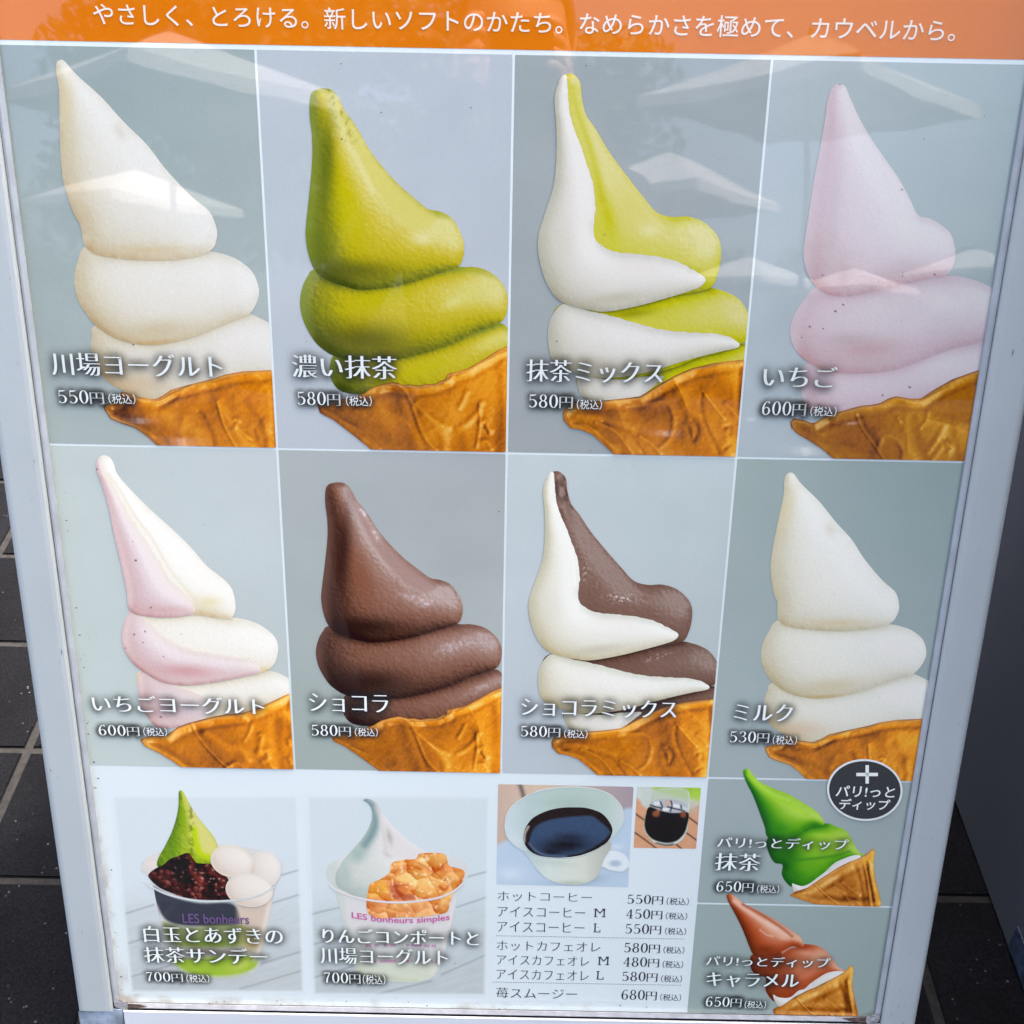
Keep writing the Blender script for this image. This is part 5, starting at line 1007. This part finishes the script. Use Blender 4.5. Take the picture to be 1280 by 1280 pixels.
# ------------------------------------------------------------------ floor
def tile_mat():
    m, t, b = new_mat('dark slate tile'); ge = t.nodes.new('ShaderNodeNewGeometry'); N = t.nodes.new; Lk = t.links.new
    n1 = N('ShaderNodeTexNoise'); n1.inputs['Scale'].default_value = 9; n1.inputs['Detail'].default_value = 8; n1.inputs['Roughness'].default_value = .65
    n2 = N('ShaderNodeTexNoise'); n2.inputs['Scale'].default_value = 420; n2.inputs['Detail'].default_value = 3
    n3 = N('ShaderNodeTexVoronoi'); n3.inputs['Scale'].default_value = 110; n3.inputs['Randomness'].default_value = 1
    for n in (n1, n2, n3): Lk(ge.outputs['Position'], n.inputs['Vector'])
    oi = N('ShaderNodeObjectInfo')
    cr = N('ShaderNodeValToRGB'); cr.color_ramp.elements[0].position = .3; cr.color_ramp.elements[1].position = .75
    cr.color_ramp.elements[0].color = (.0010, .0011, .0015, 1); cr.color_ramp.elements[1].color = (.0042, .0046, .0062, 1); Lk(n1.outputs[0], cr.inputs[0])
    mr = N('ShaderNodeMapRange'); mr.inputs['To Min'].default_value = .75; mr.inputs['To Max'].default_value = 1.25; Lk(oi.outputs['Random'], mr.inputs[0])
    sc_ = N('ShaderNodeVectorMath'); sc_.operation = 'SCALE'; Lk(cr.outputs[0], sc_.inputs[0]); Lk(mr.outputs[0], sc_.inputs['Scale'])
    g = N('ShaderNodeMapRange'); g.inputs['From Min'].default_value = .35; g.inputs['From Max'].default_value = .7; g.inputs['To Min'].default_value = .45; g.inputs['To Max'].default_value = 2.0; Lk(n2.outputs[0], g.inputs[0])
    s2_ = N('ShaderNodeVectorMath'); s2_.operation = 'SCALE'; Lk(sc_.outputs[0], s2_.inputs[0]); Lk(g.outputs[0], s2_.inputs['Scale'])
    # little pale chips
    ch = N('ShaderNodeMapRange'); ch.inputs['From Min'].default_value = .16; ch.inputs['From Max'].default_value = .06; Lk(n3.outputs['Distance'], ch.inputs[0])
    n4 = N('ShaderNodeTexNoise'); n4.inputs['Scale'].default_value = 30; Lk(ge.outputs['Position'], n4.inputs['Vector'])
    m4 = N('ShaderNodeMapRange'); m4.inputs['From Min'].default_value = .50; m4.inputs['From Max'].default_value = .60; Lk(n4.outputs[0], m4.inputs[0])
    mu = N('ShaderNodeMath'); mu.operation = 'MULTIPLY'; Lk(ch.outputs[0], mu.inputs[0]); Lk(m4.outputs[0], mu.inputs[1])
    mx = N('ShaderNodeMix'); mx.data_type = 'RGBA'; Lk(mu.outputs[0], mx.inputs[0]); Lk(s2_.outputs[0], mx.inputs[6]); mx.inputs[7].default_value = (.06, .06, .066, 1)
    Lk(mx.outputs[2], b.inputs['Base Color']); b.inputs['Roughness'].default_value = .75; b.inputs['Specular IOR Level'].default_value = .06
    bu = N('ShaderNodeBump'); bu.inputs['Strength'].default_value = .5; bu.inputs['Distance'].default_value = .0015; Lk(n1.outputs[0], bu.inputs['Height'])
    b2 = N('ShaderNodeBump'); b2.inputs['Strength'].default_value = .4; b2.inputs['Distance'].default_value = .0004; Lk(n2.outputs[0], b2.inputs['Height']); Lk(bu.outputs[0], b2.inputs['Normal']); Lk(b2.outputs[0], b.inputs['Normal'])
    return m
def ground_mat():
    m, t, b = new_mat('grout and paving'); N = t.nodes.new; Lk = t.links.new; ge = N('ShaderNodeNewGeometry')
    br = N('ShaderNodeTexBrick'); br.offset = 0; br.inputs['Scale'].default_value = 1; br.inputs['Mortar Size'].default_value = .004; br.inputs['Brick Width'].default_value = TX; br.inputs['Row Height'].default_value = TY
    br.inputs['Color1'].default_value = (.010, .0105, .013, 1); br.inputs['Color2'].default_value = (.016, .0165, .02, 1); br.inputs['Mortar'].default_value = (.014, .0133, .0122, 1)
    mp = N('ShaderNodeMapping'); mp.inputs['Location'].default_value = (-OX, -OY, 0); Lk(ge.outputs['Position'], mp.inputs[0]); Lk(mp.outputs[0], br.inputs['Vector'])
    n = N('ShaderNodeTexNoise'); n.inputs['Scale'].default_value = 160; n.inputs['Detail'].default_value = 5; Lk(ge.outputs['Position'], n.inputs['Vector'])
    mr = N('ShaderNodeMapRange'); mr.inputs['From Min'].default_value = .3; mr.inputs['From Max'].default_value = .7; mr.inputs['To Min'].default_value = .6; mr.inputs['To Max'].default_value = 1.4; Lk(n.outputs[0], mr.inputs[0])
    s = N('ShaderNodeVectorMath'); s.operation = 'SCALE'; Lk(br.outputs[0], s.inputs[0]); Lk(mr.outputs[0], s.inputs['Scale']); Lk(s.outputs[0], b.inputs['Base Color'])
    b.inputs['Roughness'].default_value = .85; b.inputs['Specular IOR Level'].default_value = .2; return m
TX, TY = .1418, .1563; OX, OY = -.4830, .1865
me = bpy.data.meshes.new('ground'); me.from_pydata([(-200, -200, -.0022), (200, -200, -.0022), (200, 200, -.0022), (-200, 200, -.0022)], [], [(0, 1, 2, 3)])
GROUND = setp(link('ground', me, ground_mat()), 'dark tiled paving with pale grout', kind='structure')
bm = bmesh.new(); bmesh.ops.create_cube(bm, size=1, matrix=Matrix.Translation((0, 0, -.006)) @ Matrix.Diagonal((TX - .0085, TY - .0075, .012, 1)))
bmesh.ops.bevel(bm, geom=[e for e in bm.edges if all(v.co.z > -.001 for v in e.verts)], offset=.0012, segments=2, affect='EDGES')
tme = bpy.data.meshes.new('floor_tile'); bm.to_mesh(tme); bm.free(); MT_ = tile_mat(); tme.materials.append(MT_)
for i in range(-5, 12):
    for j in range(-4, 7):
        o = bpy.data.objects.new('floor_tile', tme); COL.objects.link(o); o.parent = GROUND
        o.location = (OX + (i + .5) * TX, OY + (j + .5) * TY, .0 + random.uniform(-.0006, 0)); o.rotation_euler = (random.uniform(-.003, .003), random.uniform(-.003, .003), random.uniform(-.004, .004))

# ------------------------------------------------------------------ cabinet on the right
M_CAB = flat_mat('dark grey painted steel', (.082, .085, .098), .45, .0, .06, 5, .12, 700, .5)
cabx = .4460
CAB = empty('metal_cabinet', (cabx + .3, .28, 0)); setp(CAB, 'dark grey metal cabinet standing to the right of the menu board', 'cabinet')
def cbox(name, lo, hi, mat, bev=.003):
    lo = Vector(lo) - CAB.location; hi = Vector(hi) - CAB.location; c = (lo + hi) / 2; s = hi - lo
    bm = bmesh.new(); bmesh.ops.create_cube(bm, size=1, matrix=Matrix.Translation(c) @ Matrix.Diagonal((*s, 1))); bmesh.ops.bevel(bm, geom=list(bm.edges), offset=bev, segments=3, affect='EDGES')
    me = bpy.data.meshes.new(name); bm.to_mesh(me); bm.free()
    for p in me.polygons: p.use_smooth = False
    return link(name, me, mat, CAB)
cbox('body', (cabx, -.22, .0), (cabx + .6, .78, 1.02), M_CAB)
cbox('top', (cabx - .004, -.24, 1.0205), (cabx + .61, .79, 1.045), M_CAB)
cbox('door', (cabx + .01, -.242, .05), (cabx + .295, -.2215, 1.0), M_CAB, .004); cbox('door', (cabx + .305, -.242, .05), (cabx + .59, -.2215, 1.0), M_CAB, .004)
for dx in (.27, .33): cbox('handle', (cabx + dx - .006, -.265, .55), (cabx + dx + .006, -.2425, .70), M_RAIL, .002)
cbox('sticker', (cabx - .0008, -.10, .004), (cabx + .0006, -.022, .034), flat_mat('worn blue sticker', (.030, .045, .075), .5, 0, .6, 120), .0002)

# ------------------------------------------------------------------ what stands behind the photographer and mirrors in the gloss
def canopy_mat():
    m, t, b = new_mat('white parasol cloth'); N = t.nodes.new; out = t.nodes['Material Output']
    n = N('ShaderNodeTexNoise'); n.inputs['Scale'].default_value = 3; tc = N('ShaderNodeTexCoord'); t.links.new(tc.outputs['Object'], n.inputs['Vector'])
    cr = N('ShaderNodeValToRGB'); cr.color_ramp.elements[0].color = (.48, .48, .47, 1); cr.color_ramp.elements[1].color = (.55, .55, .54, 1); t.links.new(n.outputs[0], cr.inputs[0])
    t.links.new(cr.outputs[0], b.inputs['Base Color']); b.inputs['Roughness'].default_value = .8
    tr = N('ShaderNodeBsdfTranslucent'); tr.inputs[0].default_value = (.5, .5, .49, 1); mx = N('ShaderNodeMixShader'); mx.inputs[0].default_value = .3
    t.links.new(b.outputs[0], mx.inputs[1]); t.links.new(tr.outputs[0], mx.inputs[2]); t.links.new(mx.outputs[0], out.inputs[0]); return m
M_CLOTH = canopy_mat(); M_POLE = flat_mat('dark pole', (.12, .12, .13), .4, .5)
def mesh_obj(name, V, F, mat, parent, smooth=False):
    me = bpy.data.meshes.new(name); me.from_pydata(V, [], F); me.update()
    bm = bmesh.new(); bm.from_mesh(me); bmesh.ops.recalc_face_normals(bm, faces=bm.faces); bm.to_mesh(me); bm.free()
    if smooth:
        for p in me.polygons: p.use_smooth = True
    return link(name, me, mat, parent)
def tube(p0, p1, r0, r1, n=10):
    p0, p1 = Vector(p0), Vector(p1); d = (p1 - p0).normalized(); a = d.orthogonal().normalized(); b = d.cross(a); V = []
    for p, r in ((p0, r0), (p1, r1)):
        for k in range(n): t = 2 * math.pi * k / n; V.append(p + (a * math.cos(t) + b * math.sin(t)) * r)
    return V, [(k, (k + 1) % n, n + (k + 1) % n, n + k) for k in range(n)] + [tuple(range(n))[::-1], tuple(range(n, 2 * n))]
def parasol():
    R = empty('parasol'); h, ap, hd = 2.95, 3.45, 1.0
    V, F = [], []; n = 12
    ed = [(-hd, -hd), (hd, -hd), (hd, hd), (-hd, hd)]
    rim = []
    for k in range(4):
        a, b = Vector(ed[k]), Vector(ed[(k + 1) % 4])
        for i in range(n): p = a.lerp(b, i / n); sag = .05 * math.sin(math.pi * i / n); rim.append((p.x * (1 - sag), p.y * (1 - sag), h))
    m = len(rim); rings = 8
    for r in range(rings + 1):
        t = r / rings
        for (x, y, z) in rim: V.append((x * t, y * t, ap - (ap - h) * (t ** 1.08)))
    for r in range(rings):
        for k in range(m): F.append((r * m + k, (r + 1) * m + k, (r + 1) * m + (k + 1) % m, r * m + (k + 1) % m))
    o = mesh_obj('canopy', V, F, M_CLOTH, R)
    md = o.modifiers.new('thickness', 'SOLIDIFY'); md.thickness = .004
    V = [(x, y, z) for (x, y, z) in rim] + [(x * 1.003, y * 1.003, z - .11 + .012 * math.sin(i * 1.3)) for i, (x, y, z) in enumerate(rim)]
    o = mesh_obj('valance', V, [(k, m + k, m + (k + 1) % m, (k + 1) % m) for k in range(m)], M_CLOTH, R); md = o.modifiers.new('thickness', 'SOLIDIFY'); md.thickness = .004
    mesh_obj('pole', *tube((0, 0, .06), (0, 0, 3.5), .028, .024, 14), M_POLE, R)
    for k in range(4):
        x, y = ed[k]; mesh_obj('rib', *tube((0, 0, ap - .05), (x * .98, y * .98, h - .02), .014, .010, 6), M_POLE, R)
        mesh_obj('strut', *tube((0, 0, 2.65), (x * .5, y * .5, (ap + h) / 2 - .05), .010, .010, 6), M_POLE, R)
    V, F = tube((0, 0, 0), (0, 0, .07), .32, .28, 24); mesh_obj('base', V, F, M_POLE, R)
    return R
MC = Vector(world((CB[0], CB[1], -CB[2])))       # where the camera mirrors to
def ray_pos(az, D): return (MC.x + D * math.tan(rad(az)) * 1.0, MC.y - D, 0)
def copy_thing(src):
    c = src.copy(); COL.objects.link(c)
    for ch in src.children:
        d = ch.copy(); COL.objects.link(d); d.parent = c
        for g in ch.children: e = g.copy(); COL.objects.link(e); e.parent = d
    return c
proto = parasol()
PAR = [(-15.6, 11.0, 42, 1.06, 'white square parasol behind the photographer, nearest on the left side'), (-17.3, 17.8, 41, 1.06, 'white square parasol behind the photographer, second row on the left side'),
       (13.2, 11.2, 44, 1.09, 'white square parasol behind the photographer, nearest on the right side'), (6.9, 16.0, 40, 1.06, 'white square parasol behind the photographer, second row nearest the middle'),
       (10.9, 25.5, 45, 1.0, 'white square parasol far behind the photographer, in the third row'), (15.6, 27.0, 40, 1.0, 'white square parasol far behind the photographer, last row right of the middle'), (20.6, 23.0, 47, .98, 'white square parasol far behind the photographer, outermost on the right')]
for k, (az, D, rz, sc_, lab) in enumerate(PAR):
    o = proto if k == 0 else copy_thing(proto)
    o.location = ray_pos(az, D); o.rotation_euler = (0, 0, rad(rz)); o.scale = (sc_,) * 3
    setp(o, lab, 'parasol', 'white parasols on the terrace')
# trees
def leaf_mat():
    m, t, b = new_mat('leaves'); N = t.nodes.new; g = N('ShaderNodeObjectInfo'); ge = N('ShaderNodeNewGeometry'); n = N('ShaderNodeTexNoise'); n.inputs['Scale'].default_value = 1.2; t.links.new(ge.outputs['Position'], n.inputs['Vector'])
    cr = N('ShaderNodeValToRGB'); cr.color_ramp.elements[0].position = .35; cr.color_ramp.elements[1].position = .7; cr.color_ramp.elements[0].color = (.025, .05, .018, 1); cr.color_ramp.elements[1].color = (.07, .12, .04, 1)
    t.links.new(n.outputs[0], cr.inputs[0]); t.links.new(cr.outputs[0], b.inputs['Base Color']); b.inputs['Roughness'].default_value = .6; return m
M_LEAF = leaf_mat(); M_BARK = flat_mat('bark', (.09, .07, .05), .9, 0, .3, 12, .6, 40)
def tree(h, r, seed):
    R_ = empty('leafy_tree'); rg = np.random.default_rng(seed)
    V, F = tube((0, 0, 0), (.2, 0, h * .55), .22, .12, 12)
    for k in range(7):
        a = rg.uniform(0, 6.28); z0 = h * rg.uniform(.3, .5); v, f = tube((.1, 0, z0), (math.cos(a) * r * .6, math.sin(a) * r * .6, z0 + h * rg.uniform(.15, .35)), .09, .03, 8); n = len(V); V += v; F += [tuple(i + n for i in q_) for q_ in f]
    mesh_obj('trunk', V, F, M_BARK, R_)
    C_ = []; 
    for k in range(26):
        a = rg.uniform(0, 6.28); rr = r * math.sqrt(rg.random()) * .8; C_.append((rr * math.cos(a), rr * math.sin(a), h * rg.uniform(.42, .93) - .25 * rr, rg.uniform(.5, 1.1) * r * .36))
    n = 15000; ci = rg.integers(0, len(C_), n); C_ = np.array(C_); d = rg.normal(size=(n, 3)); d /= np.linalg.norm(d, axis=1)[:, None]; P = C_[ci, :3] + d * (C_[ci, 3] * rg.random(n) ** .4)[:, None]
    a1 = rg.normal(size=(n, 3)); a1 /= np.linalg.norm(a1, axis=1)[:, None]; a2 = np.cross(a1, rg.normal(size=(n, 3))); a2 /= np.linalg.norm(a2, axis=1)[:, None]; sz = rg.uniform(.10, .20, n)[:, None]
    V = np.stack([P - a1 * sz, P + a2 * sz * .5, P + a1 * sz, P - a2 * sz * .5], 1).reshape(-1, 3); me = bpy.data.meshes.new('crown'); me.from_pydata(V.tolist(), [], np.arange(4 * n).reshape(-1, 4).tolist()); link('crown', me, M_LEAF, R_)
    return R_
T1 = tree(10, 3.6, 3); T2 = tree(6.0, 3.2, 8)
TR = [(T1, -13.2, 26, 1.02, 'tall leafy tree beyond the parasols on the left side'), (T1, -7, 31, 1.15, 'tall leafy tree beyond the parasols, left of the middle'), (T1, 0.5, 33, 1.1, 'tall leafy tree straight behind the photographer'), (T2, 8, 36, .8, 'low leafy tree beyond the parasols, right of the middle'),
      (T2, 15, 40, .95, 'low leafy tree beyond the parasols on the right side'), (T2, 22, 38, .9, 'low leafy tree at the far right beyond the parasols'), (T2, -23, 36, .9, 'low leafy tree at the far left beyond the parasols')]
used = set()
for (src, az, D, s, lab) in TR:
    o = src if id(src) not in used else copy_thing(src); used.add(id(src)); o.location = ray_pos(az, D); o.rotation_euler = (0, 0, az * 3); o.scale = (s,) * 3; setp(o, lab, 'tree', 'trees behind the terrace')
# photographer, crouching, dark clothes; mirrors as a dark shape in the gloss
def skin(name, joints, bones, mat, parent, root=0):
    me = bpy.data.meshes.new(name); me.from_pydata([j[0] for j in joints], bones, []); o = link(name, me, mat, parent)
    md = o.modifiers.new('skin', 'SKIN'); me.skin_vertices.new() if not me.skin_vertices else None
    for i, j in enumerate(joints):
        r = j[1]; me.skin_vertices[0].data[i].radius = r if isinstance(r, tuple) else (r, r); me.skin_vertices[0].data[i].use_root = (i == root)
    ss = o.modifiers.new('sub', 'SUBSURF'); ss.levels = ss.render_levels = 2; return o
PX, PY = cw[0] - .01, cw[1] - .42
PER = empty('person', (PX, PY, 0)); setp(PER, 'person crouching in dark clothes, holding up a phone to photograph the menu board', 'person')
M_SKIN = flat_mat('skin', (.45, .27, .19), .5); M_COAT = flat_mat('dark navy cloth', (.012, .013, .018), .9, 0, .2, 40, .3, 300); M_HAIR = flat_mat('black hair', (.01, .009, .009), .5)
px, py, pz = 0, .42, cw[2]                         # phone seen from the person's base
J = [((0, -.10, .36), (.155, .13)), ((0, -.05, .50), (.15, .12)), ((0, .0, .66), (.17, .12)), ((0, .04, .80), (.15, .10)), ((0, .05, .88), .055), ((0, .07, .93), .05),
     ((-.17, .03, .81), .065), ((-.25, .12, .62), .048), ((-.12, .33, .80), .034), ((-.055, .365, pz - .03), .024),
     ((.17, .03, .81), .065), ((.25, .12, .62), .048), ((.12, .33, .80), .034), ((.055, .365, pz - .03), .024),
     ((-.10, -.06, .33), .10), ((-.19, .26, .44), .075), ((-.17, .02, .09), .05), ((-.18, .17, .035), .038),
     ((.10, -.06, .33), .10), ((.19, .26, .44), .075), ((.17, .02, .09), .05), ((.18, .17, .035), .038)]
Bn = [(0,1),(1,2),(2,3),(3,4),(4,5),(3,6),(6,7),(7,8),(8,9),(3,10),(10,11),(11,12),(12,13),(0,14),(14,15),(15,16),(16,17),(0,18),(18,19),(19,20),(20,21)]
skin('body', J, Bn, M_COAT, PER)
bm = bmesh.new(); bmesh.ops.create_uvsphere(bm, u_segments=32, v_segments=24, radius=1)
for v in bm.verts:
    x, y, z = v.co; w = 1 - .16 * max(0, -z); nose = .028 * math.exp(-((x / .12) ** 2 + ((z + .1) / .18) ** 2)) * (y > 0); v.co = (x * .077 * w, y * .095 * w + nose, z * .118)
bmesh.ops.transform(bm, matrix=Matrix.Translation((0, .09, 1.03)) @ Matrix.Rotation(-.25, 4, 'X'), verts=bm.verts); me = bpy.data.meshes.new('head'); bm.to_mesh(me); bm.free()
for p in me.polygons: p.use_smooth = True
HEAD = link('head', me, M_SKIN, PER)
bm = bmesh.new(); bmesh.ops.create_uvsphere(bm, u_segments=32, v_segments=20, radius=1)
bmesh.ops.delete(bm, geom=[v for v in bm.verts if v.co.z < -.55 or (v.co.y > .45 and v.co.z < .35)], context='VERTS')
for v in bm.verts: v.co = (v.co.x * .087, v.co.y * .104 - .006, v.co.z * .125 + .004)
bmesh.ops.transform(bm, matrix=Matrix.Translation((0, .088, 1.034)) @ Matrix.Rotation(-.25, 4, 'X'), verts=bm.verts); me = bpy.data.meshes.new('hair'); bm.to_mesh(me); bm.free(); h_ = link('hair', me, M_HAIR, HEAD); h_.modifiers.new('thickness', 'SOLIDIFY').thickness = .006
for s in (-1, 1):
    bm = bmesh.new(); bmesh.ops.create_uvsphere(bm, u_segments=12, v_segments=8, radius=.011, matrix=Matrix.Translation((s * .031, .166, 1.075))); me = bpy.data.meshes.new('eye'); bm.to_mesh(me); bm.free(); link('eye', me, M_HAIR, HEAD)
    bm = bmesh.new(); bmesh.ops.create_uvsphere(bm, u_segments=12, v_segments=8, radius=1, matrix=Matrix.Translation((s * .079, .085, 1.03)) @ Matrix.Diagonal((.010, .020, .032, 1))); me = bpy.data.meshes.new('ear'); bm.to_mesh(me); bm.free(); link('ear', me, M_SKIN, HEAD)
    hj = [((s * .055, .365, pz - .045), .026), ((s * .052, .375, pz - .005), (.022, .016)), ((s * .048, .395, pz + .02), .012)]; hb = [(0, 1), (1, 2)]
    for f, (dz, L_) in enumerate(((.035, .05), (.018, .055), (.000, .052), (-.016, .042))):
        n = len(hj); hj += [((s * .056, .392, pz + dz), .0085), ((s * .050, .402 + .004, pz + dz + .004), .008), ((s * (.050 - L_ * .35), .405 + .004, pz + dz + .003), .0065)]; hb += [(1, n), (n, n + 1), (n + 1, n + 2)]
    n = len(hj); hj += [((s * .035, .372, pz - .012), .010), ((s * .020, .378, pz + .000), .008)]; hb += [(0, n), (n, n + 1)]
    skin('hand', hj, hb, M_SKIN, PER)
phone_dir = Vector(ax[2])
PH_ = empty('smartphone', tuple(Vector(cw) - phone_dir * .006)); setp(PH_, 'black smartphone held up in both hands in front of the menu board', 'phone'); PH_.rotation_euler = M.to_euler()
def pbox(name, c, s, mat, bev): 
    bm = bmesh.new(); bmesh.ops.create_cube(bm, size=1, matrix=Matrix.Translation(c) @ Matrix.Diagonal((*s, 1))); bmesh.ops.bevel(bm, geom=list(bm.edges), offset=bev, segments=3, affect='EDGES'); me = bpy.data.meshes.new(name); bm.to_mesh(me); bm.free(); return link(name, me, mat, PH_)
pbox('case', (0, -.045, .008), (.074, .15, .008), M_HAIR, .003); pbox('screen', (0, -.045, .0125), (.068, .142, .001), flat_mat('phone glass', (.02, .02, .022), .1), .0003)
